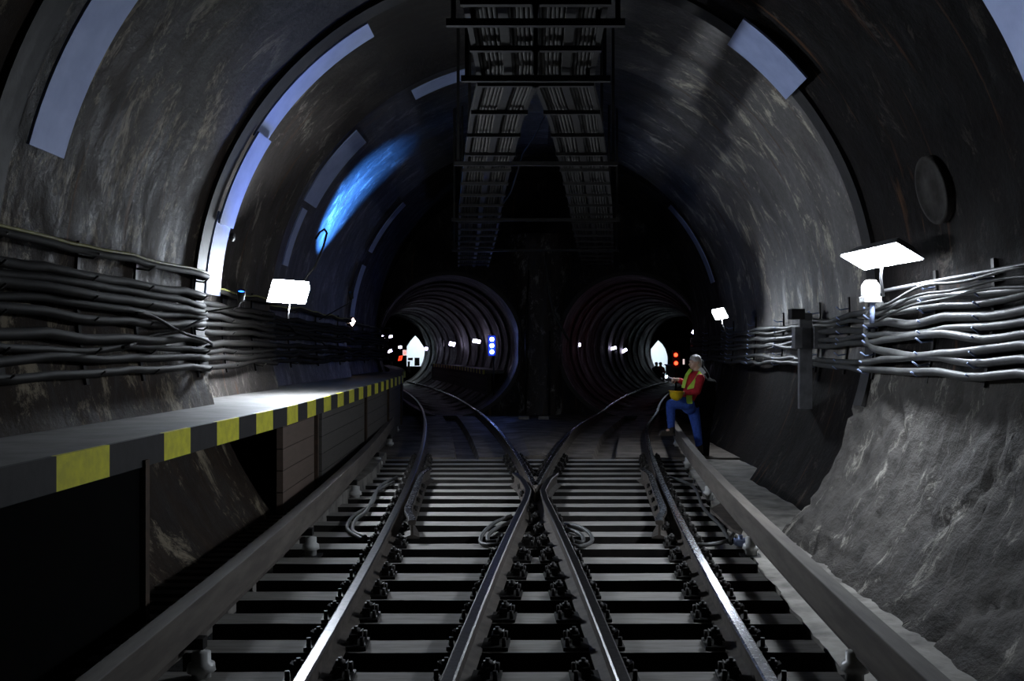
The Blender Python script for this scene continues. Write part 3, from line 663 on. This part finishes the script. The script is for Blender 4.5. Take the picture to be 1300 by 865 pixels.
for y0, y1, R in ((5.58, 5.83, 3.2), (9.22, 9.46, 3.2)):  # dark bands that put the shade at the ring joints into the geometry
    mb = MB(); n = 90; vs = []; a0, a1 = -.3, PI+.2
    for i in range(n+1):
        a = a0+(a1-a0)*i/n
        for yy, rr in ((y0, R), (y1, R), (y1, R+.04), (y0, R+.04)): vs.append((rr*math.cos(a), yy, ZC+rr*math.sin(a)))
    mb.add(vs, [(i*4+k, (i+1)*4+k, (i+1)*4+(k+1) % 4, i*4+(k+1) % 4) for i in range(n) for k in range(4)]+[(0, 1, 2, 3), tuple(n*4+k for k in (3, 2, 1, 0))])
    struct(mb.build('joint_shade_band', M['iron']))
# round cover on the upper right wall
a = ang(1190, 240, 163); cw = Vector((3.2*math.cos(a), 7.64, ZC+3.2*math.sin(a))); nn = Vector((-math.cos(a), 0, -math.sin(a)))
mb = MB(); mb.lathe(cw, nn, [(.27, -.04), (.27, .02), (.24, .02), (.23, .006), (.1, .006), (.09, .016), (0, .016)], 32)
tag(mb.build('wall_cover', M['cover']), 'round ringed cover on the upper right wall above the floodlight', 'cover')
# grey post with boxes on the right wall
r = thing('cable_post', (3.45, 12.6, .9), 'grey steel post with switch boxes against the right wall cables', 'post')
q = at(1022, 460, 12.6)
mb = MB(); mb.sweep([(q.x, 12.55, 0), (q.x, 12.65, 0)], [(-.08, .85), (.08, .85), (.08, 2.08), (-.08, 2.08)]); mb.build('channel', M['grey'], r)
mb = MB(); mb.box(at(1012, 429, 12.5), (.1, .16, .27)); mb.build('switch_box', M['grey'], r, .008)
mb = MB(); mb.box(at(1039, 429, 12.5), (.16, .16, .28)); mb.build('switch_box', M['grey'], r, .008)
mb = MB(); mb.box(at(1011, 399, 12.5), (.17, .2, .13)); mb.build('top_box', M['iron'], r, .008)
# ------------------------------------------------------------------ overhead cable trays
TT = [(2, .24), (8.64, .24), (10, .4), (12.8, .64), (16, .9), (18.7, 1.09), (21.2, 1.28), (27, 1.72)]
TW = [(2, .46), (8.6, .48), (10, .5), (18.7, .72), (27, .8)]
ZY = 3.95
def tray(sd, lab):
    r = thing('cable_tray', (sd*.5, 12, ZY), 'ladder-like overhead cable tray veering towards the %s tunnel' % lab, 'cable tray', 'overhead cable trays')
    ys = rng(3.4, 27.2, .6)
    for k, nm in ((-.5, 'side_rail'), (.5, 'side_rail'), (.02, 'centre_bar')):
        mb = MB(); w_ = .035 if k == .02 else .02
        mb.sweep([(sd*lerp_table(TT, y)+k*lerp_table(TW, y), y, ZY) for y in ys], [(-w_, -.02), (w_, -.02), (w_, .07), (-w_, .07)]); mb.build(nm, M['iron'], r)
    mb = MB()
    vs = []
    for y in ys:
        a, b_ = sd*lerp_table(TT, y)-.48*lerp_table(TW, y), sd*lerp_table(TT, y)+.48*lerp_table(TW, y); vs += [(a, y, ZY+.062), (b_, y, ZY+.062), (b_, y, ZY+.07), (a, y, ZY+.07)]
    mb.add(vs, [(i*4+k, i*4+(k+1) % 4, (i+1)*4+(k+1) % 4, (i+1)*4+k) for i in range(len(ys)-1) for k in range(4)]); mb.build('light_blocking_sheet', M['iron'], r)  # sheet added over the cables to block light to the crown
    for y in rng(3.6, 26.5, 1.0):
        mb = MB(); mb.box((sd*lerp_table(TT, y), y, ZY-.035), (lerp_table(TW, y)+.06, .05, .04)); mb.build('cross_bar', M['iron'], r)
    for i in range(14):
        f = -.45+.9*i/13
        if abs(f-.02) < .05: continue
        pts = [(sd*lerp_table(TT, y)+f*lerp_table(TW, y)+.012*N(i, y, sd, .9), y, ZY+.03+.008*N(i, y, 2, 1)) for y in ys]
        mb = MB(); mb.tube(pts, .021, 6)
        tag(mb.build('tray_cable', M['tray']), 'thin straight grey cable lying in the overhead tray that veers %s' % lab, 'cable', 'cables in the %s overhead tray' % lab)
tray(-1, 'left'); tray(1, 'right')
for i, (y, lab) in enumerate(((5.4, 'nearest black hanger frame holding the overhead trays'), (6.9, 'second black hanger frame holding the overhead trays, from the viewer'), (8.3, 'third black hanger frame holding the overhead trays, from the viewer'), (12.0, 'fourth black hanger frame holding the overhead trays, from the viewer'), (17.0, 'fifth black hanger frame holding the overhead trays, from the viewer'), (22.0, 'farthest black hanger frame holding the overhead trays'))):
    w_ = lerp_table(TT, y)+lerp_table(TW, y)/2+.1; R = 3.24 if y < 9.5 else (3.72 if y < 13.7 else (4.05 if y < 21 else 4.42))
    r = thing('tray_hanger', (0, y, ZY), lab, 'hanger', 'tray hangers')
    mb = MB(); mb.box((0, y, ZY-.07), (2*w_+.1, .05, .05)); mb.build('beam', M['iron'], r)
    for s in (-1, 1):
        for q in (w_, w_-.14):
            zt = ZC+math.sqrt(R*R-q*q)+.02; mb = MB(); mb.box((s*q, y, (ZY-.09+zt)/2), (.035, .035, zt-ZY+.09)); mb.build('rod', M['iron'], r)
pts = [at(x, y, d) for x, y, d in ((697, 130, 12.6), (690, 150, 13), (678, 175, 13.8), (664, 195, 14.6), (658, 215, 15.3), (653, 230, 16), (648, 245, 16.6), (636, 262, 17.5), (630, 280, 18.6), (622, 300, 20))]
cable(pts, .014, M['cable_grey'], 'thin pale wavy cable hanging down between the two overhead trays')
# pillar pipes and cable
pts = [at(x, y, 26.6) for x, y in ((693, 318), (694, 345), (697, 372), (703, 398), (712, 415), (722, 432))]
cable(pts, .035, M['cable_grey'], 'thick cable curving down the centre pillar towards the right tunnel')
cable([at(698, 420, 26.95), at(697.5, 470, 26.95), at(697, 530, 26.95)], .025, M['iron'], 'dark vertical pipe on the centre pillar', None, 'pipe')
cable([at(672, 340, 27.15), at(668, 400, 27.1), at(668, 460, 27.1), at(667, 526, 27.1)], .03, M['iron'], 'rusty vertical pipe on the left half of the centre pillar', None, 'pipe')
for x, lab in ((665, 'left pale stone block at the foot of the centre pillar'), (690, 'right pale stone block at the foot of the centre pillar')):
    q = at(x, 533.5, 25.4); mb = MB(); mb.box((q.x, 25.4, -.1), (.27, .14, .1)); tag(mb.build('stone_block', M['stone'], None, .012), lab, 'stone block', 'blocks at the pillar foot')
# loops of bonding cable beside the rails
def loop(pts, label, name='bonding_cable'):
    out = []
    P = [Vector(p) for p in pts]; P = [P[0]]+P+[P[-1]]
    for i in range(1, len(P)-2):
        for k in range(6):
            t = k/6; a, b, c_, d = P[i-1], P[i], P[i+1], P[i+2]
            out.append(.5*((2*b)+(c_-a)*t+(2*a-5*b+4*c_-d)*t*t+(3*b-a-3*c_+d)*t**3))
    out.append(P[-1]); return cable(out, .019, M['cable_grey'], label, 'bonding cables by the rails', name)
def gp(x, y, z): s = (y-HY)/(EYE-z); return Vector(((x-VX)/s, F/s, z))
loop([gp(648, 655, -.14), gp(628, 664, -.1), gp(613, 678, -.12), gp(611, 690, -.15), gp(630, 692, -.14), gp(648, 686, -.15)], 'outer loop of grey cable left of the crossing')
loop([gp(650, 662, -.13), gp(632, 670, -.1), gp(620, 680, -.12), gp(622, 688, -.15), gp(644, 684, -.14)], 'inner loop of grey cable left of the crossing')
loop([gp(712, 666, -.14), gp(732, 668, -.1), gp(748, 677, -.12), gp(751, 688, -.15), gp(735, 694, -.14), gp(722, 690, -.15)], 'outer loop of grey cable right of the crossing')
loop([gp(714, 671, -.13), gp(730, 675, -.1), gp(740, 682, -.12), gp(738, 689, -.15), gp(722, 685, -.14)], 'inner loop of grey cable right of the crossing')
loop([gp(504, 606, -.15), gp(482, 618, -.12), gp(472, 640, -.12), gp(448, 656, -.13), gp(441, 672, -.15), gp(460, 685, -.16)], 'outer grey cable snaking between the left rail and its cover board')
loop([gp(500, 612, -.15), gp(478, 625, -.12), gp(466, 648, -.12), gp(452, 660, -.13), gp(448, 674, -.15), gp(464, 682, -.16)], 'inner grey cable snaking between the left rail and its cover board')
loop([gp(878, 692, -.12), gp(895, 692, -.1), gp(912, 690, -.1), gp(926, 685, -.12), gp(934, 672, -.1)], 'pale cable from the right outer rail to the right cover board')
loop([gp(850, 606, -.12), gp(880, 618, -.1), gp(893, 645, -.1), gp(915, 668, -.1), gp(928, 690, -.12)], 'dark drooping cable along the right sleeper ends')
r = thing('cable_plate', (1.9, 9.6, -.1), 'bent dusty metal plate at the right sleeper ends by the cover board', 'metal plate')
mb = MB(); A = [gp(902, 650, -.1), gp(918, 640, -.1), gp(944, 672, -.1), gp(941, 680, -.1), gp(930, 676, -.1)]
vs = A+[p+Vector((0, 0, .03)) for p in A]; n5 = 5
mb.add(vs, [tuple(range(5)), tuple(range(9, 4, -1))]+[(i, i+5, (i+1) % 5+5, (i+1) % 5) for i in range(5)]); mb.build('sheet', M['rail_side'], r)
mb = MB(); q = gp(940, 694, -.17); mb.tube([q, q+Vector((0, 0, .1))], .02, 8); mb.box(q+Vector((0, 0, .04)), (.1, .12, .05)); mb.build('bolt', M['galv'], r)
# ------------------------------------------------------------------ signals and signs
M['sig_blue'] = mat_emit('blue_signal_lens', (.25, .38, 1.0), 60)
M['sig_red'] = mat_emit('red_signal_lens', (1.0, .03, .01), 14)
M['bluecase'] = mat_simple('blue_painted_case', (.03, .08, .5), (.02, .05, .4), .4, 0, 6, 0)
r = thing('signal', at(624.5, 439, 29), 'signal with three blue lights in a row at the mouth of the left tunnel', 'signal')
q = at(624.5, 439, 29); mb = MB(); mb.box(q+Vector((0, .06, .0)), (.24, .12, .62)); mb.build('case', M['bluecase'], r, .01)
for yy in (431, 439, 447):
    q = at(624.5, yy, 28.98); mb = MB(); mb.lathe(q, (0, -1, 0), [(0, .03), (.045, .02), (.06, 0), (0, 0)], 16); mb.build('lens', M['sig_blue'], r)
    mb = MB(); mb.tube([q+Vector((.085*math.cos(t), -.07, .085*math.sin(t))) for t in [PI*k/8 for k in range(9)]], .008, 5); mb.build('hood', M['bluecase'], r)
q = at(624.5, 439, 29); mb = MB(); mb.tube([q+Vector((.05, .1, -.3)), q+Vector((.05, .1, -1.9))], .02, 8); mb.build('pole', M['iron'], r)
r = thing('signal', at(858, 456, 38), 'signal with two red lights, one above the other, in the right tunnel', 'signal')
q = at(858.3, 456.5, 38.1); mb = MB(); mb.box(q, (.3, .14, .7)); mb.build('case', M['iron'], r, .01)
for yy, xx in ((450.8, 858), (461.3, 858.3)):
    q = at(xx, yy, 38); mb = MB(); mb.lathe(q, (0, -1, 0), [(0, .04), (.05, .03), (.075, 0), (0, 0)], 16); mb.build('lens', M['sig_red'], r)
q = at(858.3, 466, 38.1); mb = MB(); mb.tube([q, q+Vector((0, .05, -1.2))], .04, 8); mb.build('pole', M['iron'], r)
r = thing('equipment_cabinet', at(852, 470, 38.6), 'dark cabinet with a pale ledge left of the red signal', 'cabinet')
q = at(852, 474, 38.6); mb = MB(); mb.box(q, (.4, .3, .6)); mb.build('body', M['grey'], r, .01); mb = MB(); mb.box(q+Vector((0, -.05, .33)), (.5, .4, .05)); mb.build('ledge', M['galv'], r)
mb = MB(); mb.box(at(868, 459.5, 37), (.06, .05, .2)); tag(mb.build('marker_light', M['lamp_f2'] if 'lamp_f2' in M else M['white_sign']), 'small upright white marker light right of the red signal', 'light')
r = thing('sign', at(514, 448, 47), 'white lit sign with a red mark beside the bright opening of the left tunnel', 'sign')
q = at(514, 448, 47); mb = MB(); mb.box(q, (.2, .04, .26)); mb.build('panel', M['white_sign'], r)
mb = MB(); mb.tube([q+Vector((.03*math.cos(t), -.03, .055*math.sin(t))) for t in [2*PI*k/12 for k in range(13)]], .012, 5); mb.build('mark', M['red_sign'], r)
r = thing('sign', at(508, 455, 46), 'slanted orange red lit sign below the white one in the left tunnel', 'sign')
q = at(508.3, 455, 46); ax = (Vector((1, 0, .15)).normalized(), Vector((0, 1, 0)), Vector((.25, 0, 1)).normalized())
mb = MB(); mb.box(q, (.17, .04, .24), 0, ax); mb.build('panel', M['red_sign'], r)
mb = MB(); mb.box(q+Vector((0, -.03, 0)), (.03, .02, .12), 0, ax); mb.build('mark', M['iron'], r)
for x, y, d, sx, sz, m, lab in ((519, 466, 46, .1, .5, 'white', 'pale upright post left of the bright opening of the left tunnel'), (497, 464, 45, .1, .35, 'white', 'small pale post on the far left walkway'), (521, 456, 47, .22, .12, 'iron', 'small dark box at the left edge of the bright opening'), (563, 436, 44, .06, .3, 'grey', 'thin grey fixture right of the lit left opening')):
    mb = MB(); mb.box(at(x, y, d), (sx, .1, sz)); tag(mb.build('wall_fixture', M[m], None, .01), lab, 'fixture')
# ------------------------------------------------------------------ people
def remesh(mb, name, m, parent, vox=.012, smooth_it=3):
    o = mb.build(name, m); a = o.modifiers.new('r', 'REMESH'); a.mode = 'VOXEL'; a.voxel_size = vox; a.use_smooth_shade = True
    b = o.modifiers.new('s', 'SMOOTH'); b.factor = .5; b.iterations = smooth_it
    dg = bpy.context.evaluated_depsgraph_get(); me = bpy.data.meshes.new_from_object(o.evaluated_get(dg))
    old = o.data; o.modifiers.clear(); o.data = me; bpy.data.meshes.remove(old)
    if not me.materials: me.materials.append(m)
    if parent: o.parent = parent; o.matrix_parent_inverse = Matrix.Translation(-parent.location) if parent.type == 'EMPTY' else Matrix()
    return o
def hand(mb, wrist, d, palm_n, L=.18, curl=.6):
    """palm, four fingers of different length and a thumb"""
    d = Vector(d).normalized(); n = Vector(palm_n); n = (n-d*n.dot(d)).normalized(); s = d.cross(n); w = Vector(wrist)
    for k in (-1, 0, 1): mb.capsule(w+d*.01, .020, w+d*.085+s*k*.026, .018, 8)
    for k, l in ((-1.5, .062), (-.5, .078), (.5, .083), (1.5, .072)):
        b = w+d*.088+s*k*.021; m1 = b+(d*math.cos(curl*.7)+n*math.sin(curl*.7))*l*.5; e = m1+(d*math.cos(curl*1.8)+n*math.sin(curl*1.8))*l*.5
        mb.capsule(b, .0095, m1, .009, 8); mb.capsule(m1, .009, e, .0078, 8)
    b = w+d*.03-s*.032; m1 = b+(d*.5-s*.6+n*.5).normalized()*.04; e = m1+(d*.7+n*.6).normalized()*.032
    mb.capsule(b, .013, m1, .0115, 8); mb.capsule(m1, .0115, e, .009, 8)
def head(mb, c, f, s=1.0):
    """head centred on c looking along f"""
    c = Vector(c); f = Vector(f).normalized(); u = Vector((0, 0, 1)); r = f.cross(u).normalized()
    def P(a, b, d_): return c+f*a*s+r*b*s+u*d_*s
    mb.ball(P(-.015, 0, .03), (.088*s, .088*s, .098*s)); mb.ball(P(.018, 0, -.03), (.066*s, .066*s, .082*s))
    mb.capsule(P(.055, 0, -.085), .026*s, P(.03, 0, -.07), .04*s, 10)
    mb.capsule(P(.08, 0, .012), .011*s, P(.104, 0, -.028), .015*s, 8)           # nose
    mb.capsule(P(.078, -.022, -.058), .010*s, P(.078, .022, -.058), .010*s, 8)  # lips
    mb.capsule(P(.078, -.035, .03), .012*s, P(.078, .035, .03), .012*s, 8)      # brow
    for k in (-1, 1): mb.capsule(P(-.005, k*.08, .02), .014*s, P(-.01, k*.084, -.025), .011*s, 8)
D = 16.45
def w(x, y, dd=0.0): return at(x, y, D+dd)
# man with the helmet: he faces left, left arm and left side towards the viewer
J = dict(pel=w(875, 511), ch=w(883, 484), nk=w(884.5, 474), hd=w(881.5, 460.5), shL=w(889, 481, -.2), shR=w(880, 480, .2), elL=w(885, 497, -.3), haL=w(868, 499, -.32),
         elR=w(872, 488, .25), haR=w(860.5, 482, .12), hipL=w(873, 512, -.09), hipR=w(878, 512, .09), knL=w(851.5, 513, -.1), anL=w(852, 545, -.08), knR=w(884, 541, .06), anR=w(887.5, 568, .08))
root = thing('person', w(885, 577), 'grey haired person in red shirt and lime vest, one foot raised, holding a yellow helmet', 'person')
mb = MB()
head(mb, J['hd'], (-.9, -.42, -.08)); mb.capsule(J['hd']+Vector((.02, 0, -.05)), .056, J['nk'], .062)
mb.capsule(J['nk'], .07, J['ch'], .135); mb.capsule(J['ch'], .14, J['pel'], .135); mb.capsule(J['ch']+Vector((0, -.12, .02)), .08, J['ch']+Vector((0, .12, .02)), .08)
for s in 'LR':
    mb.capsule(J['sh'+s], .06, J['el'+s], .043); mb.capsule(J['el'+s], .043, J['ha'+s], .03)
    mb.capsule(J['hip'+s], .09, J['kn'+s], .06); mb.capsule(J['kn'+s], .058, J['an'+s], .04)
    mb.capsule(J['an'+s], .042, J['an'+s]+Vector((-.09, -.02, -.05)), .032)
hand(mb, J['haL'], (-1, -.05, -.15), (0, .3, -1), curl=.5); hand(mb, J['haR'], (-1, -.2, .0), (0, -.6, -.6), curl=1.0)
body = remesh(mb, 'body', M['skin'], root, .009, 2)
mb = MB()   # hair: longish, grey, combed back over the neck
h = J['hd']; mb.ball(h+Vector((.022, .01, .05)), (.098, .1, .088)); mb.ball(h+Vector((.058, .03, -.01)), (.075, .085, .1)); mb.capsule(h+Vector((.07, .03, -.02)), .06, h+Vector((.08, .02, -.12)), .04)
mb.capsule(h+Vector((-.05, -.05, .09)), .028, h+Vector((.0, -.07, .08)), .035)
remesh(mb, 'hair', M['hair'], root, .009, 2)
mb = MB()
mb.capsule(J['ch']+Vector((0, -.05, .02)), .155, J['pel']+Vector((0, 0, .03)), .15); mb.capsule(J['ch']+Vector((0, -.16, .03)), .085, J['ch']+Vector((0, .16, .03)), .085)
for s in 'LR': mb.capsule(J['sh'+s], .078, J['el'+s], .062); mb.capsule(J['el'+s], .062, J['ha'+s]+(J['el'+s]-J['ha'+s])*.18, .046)
mb.capsule(J['nk']+Vector((0, 0, -.02)), .078, J['ch'], .12)
remesh(mb, 'shirt', M['shirt'], root, .011, 3)
mb = MB()
mb.capsule(J['pel']+Vector((0, 0, -.01)), .148, J['pel']+Vector((0, 0, -.06)), .14)
for s in 'LR': mb.capsule(J['hip'+s], .115, J['kn'+s], .082); mb.capsule(J['kn'+s], .082, J['an'+s]+Vector((0, 0, .03)), .062)
remesh(mb, 'trousers', M['jeans'], root, .012, 3)
for s in 'LR':
    a = J['an'+s]; mb = MB(); mb.capsule(a+Vector((0, 0, .05)), .062, a+Vector((.01, 0, -.04)), .058); mb.capsule(a+Vector((.02, 0, -.055)), .052, a+Vector((-.16, -.02, -.065)), .046); mb.box(a+Vector((-.07, -.01, -.1)), (.28, .1, .025))
    remesh(mb, 'boot', M['boot'], root, .01, 2)
def ribbon(pts, wd, t, name, m, face, parent):
    mb = MB(); P = [Vector(p) for p in pts]; vs = []; fn = Vector(face).normalized()
    for i, p in enumerate(P):
        tg = (P[min(i+1, len(P)-1)]-P[max(i-1, 0)]).normalized(); sd = tg.cross(fn).normalized()
        vs += [p-sd*wd/2, p+sd*wd/2, p+sd*wd/2+fn*t, p-sd*wd/2+fn*t]
    mb.add(vs, [(i*4+k, i*4+(k+1) % 4, (i+1)*4+(k+1) % 4, (i+1)*4+k) for i in range(len(P)-1) for k in range(4)]+[(3, 2, 1, 0), tuple((len(P)-1)*4+k for k in range(4))])
    return mb.build(name, m, parent, .004)
vest = ribbon([w(891, 472, -.12), w(887, 480, -.215), w(882, 487, -.225), w(876.5, 494, -.21), w(875, 504, -.19), w(875.5, 513, -.19)], .10, .02, 'vest', M['lime'], (-.25, -1, .1), root)
mb = MB(); mb.capsule(J['ch']+Vector((.05, -.02, .0)), .15, J['pel']+Vector((.06, 0, .02)), .14); mb.capsule(J['ch']+Vector((.035, -.15, .045)), .085, J['ch']+Vector((.035, .15, .045)), .085)
remesh(mb, 'vest_back', M['blackcloth'], root, .012, 3)
ribbon([w(877.5, 469, -.05), w(872.5, 476, -.1), w(869.5, 484, -.12), w(867.5, 493, -.13)], .06, .02, 'vest_front', M['lime'], (-.5, -1, .1), root)
ribbon([w(888, 468, -.17), w(891, 470.5, -.2), w(894, 475, -.21)], .07, .015, 'reflective_tape', M['reflect'], (0, -1, .3), root)
# helmet and torch held in his hands
r = thing('safety_helmet', w(859.5, 503, -.36), 'yellow safety helmet held in the hand of the grey haired person', 'helmet')
q = w(859, 497.5, -.34); mb = MB(); prof = [(.125, .01), (.14, .0), (.112, .0), (.112, -.05), (.095, -.1), (.06, -.135), (0, -.148)]
mb.lathe(q, (.1, 0, 1), prof, 24); mb.build('shell', M['helmet'], r); mb = MB(); mb.tube([q+Vector((0, .1, -.03)), q+Vector((0, .04, -.142)), q+Vector((0, -.04, -.142)), q+Vector((0, -.115, -.03))], .012, 6); mb.build('ridge', M['helmet'], r)
M['torch'] = mat_emit('torch_lens', (.55, .75, 1), 25)
r = thing('torch', w(846, 481, .1), 'lit torch held out by the grey haired person', 'torch')
A = w(854.5, 481.5, .08); B = w(846, 478.5, .02); dv = (B-A).normalized()
mb = MB(); mb.lathe(A, dv, [(0, -.06), (.014, -.06), (.014, .08), (.03, .12), (.03, .14), (0, .14)], 12); mb.build('handle', M['white'], r)
mb = MB(); mb.lathe(A, dv, [(0, .15), (.027, .145), (.027, .14), (0, .14)], 12); mb.build('lens', M['torch'], r)
# second person in black
root2 = thing('person', w(893, 580, .3), 'person in black clothes standing close behind the grey haired one, mostly hidden', 'person')
def v(x, y, dd=.36): return at(x, y, D+dd if dd > 0 else D+.36+(dd+.35))
K = dict(pel=v(894, 521), ch=v(896, 489), nk=v(894, 476), hd=v(886.5, 464, .42), shL=v(887, 484), shR=v(903, 487, -.3), elL=v(887, 503, -.25), haL=v(883, 513, -.1), elR=v(905, 508, -.3), haR=v(903, 524, -.35),
         hipL=v(889.5, 523, -.3), hipR=v(897, 523, -.35), knL=v(890, 551, -.3), anL=v(890, 577, -.27), knR=v(896, 552, -.4), anR=v(895.5, 580, -.42))
mb = MB(); head(mb, K['hd'], (-.5, .8, -.2), .85); mb.capsule(K['hd'], .05, K['nk'], .055); mb.capsule(K['nk'], .06, K['ch'], .12); mb.capsule(K['ch'], .12, K['pel'], .12)
for s in 'LR':
    mb.capsule(K['sh'+s], .055, K['el'+s], .042); mb.capsule(K['el'+s], .042, K['ha'+s], .03)
    mb.capsule(K['hip'+s], .085, K['kn'+s], .058); mb.capsule(K['kn'+s], .056, K['an'+s], .04); mb.capsule(K['an'+s], .04, K['an'+s]+Vector((-.05, .12, -.06)), .034)
hand(mb, K['haL'], (-.6, .3, -.6), (0, 1, 0), curl=.7); hand(mb, K['haR'], (0, 0, -1), (-1, 0, 0), curl=.4)
remesh(mb, 'body', M['skin'], root2, .011, 2)
mb = MB(); mb.capsule(K['ch'], .15, K['pel'], .145); mb.capsule(K['ch']+Vector((-.11, 0, .03)), .075, K['ch']+Vector((.11, 0, .03)), .075); mb.capsule(K['nk'], .07, K['ch'], .1); mb.capsule(K['pel'], .145, K['pel']+Vector((0, 0, -.2)), .15)
for s in 'LR': mb.capsule(K['sh'+s], .072, K['el'+s], .06); mb.capsule(K['el'+s], .06, K['ha'+s], .045)
remesh(mb, 'jacket', M['blackcloth'], root2, .012, 3)
mb = MB()
for s in 'LR': mb.capsule(K['hip'+s], .11, K['kn'+s], .08); mb.capsule(K['kn'+s], .08, K['an'+s]+Vector((0, 0, .02)), .065)
remesh(mb, 'trousers', M['blackcloth'], root2, .012, 3)
for s in 'LR':
    a = K['an'+s]; mb = MB(); mb.capsule(a+Vector((0, 0, .05)), .06, a+Vector((0, 0, -.04)), .056); mb.capsule(a+Vector((.0, -.02, -.05)), .05, a+Vector((-.06, .13, -.06)), .045); mb.box(a+Vector((-.03, .05, -.095)), (.11, .26, .025))
    remesh(mb, 'boot', M['boot'], root2, .011, 2)
mb = MB(); h = K['hd']; mb.ball(h+Vector((.01, -.01, .045)), (.088, .088, .075)); mb.ball(h+Vector((.02, -.04, -.0)), (.07, .06, .08)); mb.capsule(h, .08, K['nk'], .085); mb.capsule(K['nk'], .085, K['ch'], .1); remesh(mb, 'hood', M['blackcloth'], root2, .011, 2)
# two tiny workers crouching in front of the bright right opening
def worker(x, lab, m, dd):
    q = at(x, 480, 56.5+dd); q.z = -.16; rt = thing('person', q, lab, 'person', 'distant people at the lit opening')
    o = lambda a, b, c_: q+Vector((a, b, c_))
    mb = MB(); head(mb, o(0, 0, 1.12), (0, -1, 0), 1.0); mb.capsule(o(0, 0, 1.05), .06, o(0, .03, .95), .09); mb.capsule(o(0, .03, .9), .14, o(0, .08, .5), .15)
    for s in (-1, 1):
        mb.capsule(o(s*.18, .03, .9), .05, o(s*.25, -.02, .66), .04); mb.capsule(o(s*.25, -.02, .66), .04, o(s*.15, -.25, .55), .03)
        mb.capsule(o(s*.1, .08, .45), .085, o(s*.14, -.36, .5), .06); mb.capsule(o(s*.14, -.36, .5), .055, o(s*.13, -.2, .09), .04); mb.capsule(o(s*.13, -.2, .05), .04, o(s*.14, -.36, .04), .035)
        hand(mb, o(s*.15, -.25, .55), (-s*.3, -1, -.2), (0, 0, -1))
    remesh(mb, 'body', M['skin'], rt, .016, 2)
    mb = MB(); mb.capsule(o(0, .03, .9), .165, o(0, .08, .52), .17)
    for s in (-1, 1): mb.capsule(o(s*.18, .03, .9), .068, o(s*.25, -.02, .66), .058); mb.capsule(o(s*.25, -.02, .66), .058, o(s*.15, -.25, .55), .045)
    remesh(mb, 'jacket', M[m], rt, .02, 2)
    mb = MB()
    for s in (-1, 1): mb.capsule(o(s*.1, .08, .45), .105, o(s*.14, -.36, .5), .078); mb.capsule(o(s*.14, -.36, .5), .07, o(s*.13, -.2, .09), .055)
    remesh(mb, 'trousers', M['blackcloth'], rt, .02, 2)
    mb = MB(); mb.ball(o(0, .01, 1.18), (.1, .105, .085)); remesh(mb, 'hair', M['blackcloth'], rt, .016, 1)
worker(833.5, 'tiny distant person in dark clothes before the bright right opening', 'blackcloth', 0)
worker(838.5, 'tiny distant person in a red top before the bright right opening', 'shirt', .3)
# ------------------------------------------------------------------ camera, world, colour
cam = bpy.data.cameras.new('camera'); co = bpy.data.objects.new('camera', cam); C.objects.link(co)
co.location = (0, 0, EYE); co.rotation_euler = (PI/2, 0, 0)
cam.sensor_width = 36; cam.lens = F/1300*36; cam.shift_x = -(VX-650)/1300; cam.shift_y = (HY-432.5)/1300; cam.clip_end = 200; cam.clip_start = .05
bpy.context.scene.camera = co
wd = bpy.data.worlds.new('world'); bpy.context.scene.world = wd; wd.use_nodes = True
wd.node_tree.nodes['Background'].inputs[0].default_value = (.3, .35, .5, 1); wd.node_tree.nodes['Background'].inputs[1].default_value = .004
S = bpy.context.scene
S.view_settings.view_transform = 'Standard'; S.view_settings.look = 'None'; S.view_settings.gamma = 1; S.view_settings.use_curve_mapping = False
S.view_settings.exposure = -0.5
S.cycles.use_denoising = True
S.cycles.max_bounces = 6; S.cycles.sample_clamp_indirect = 3.0
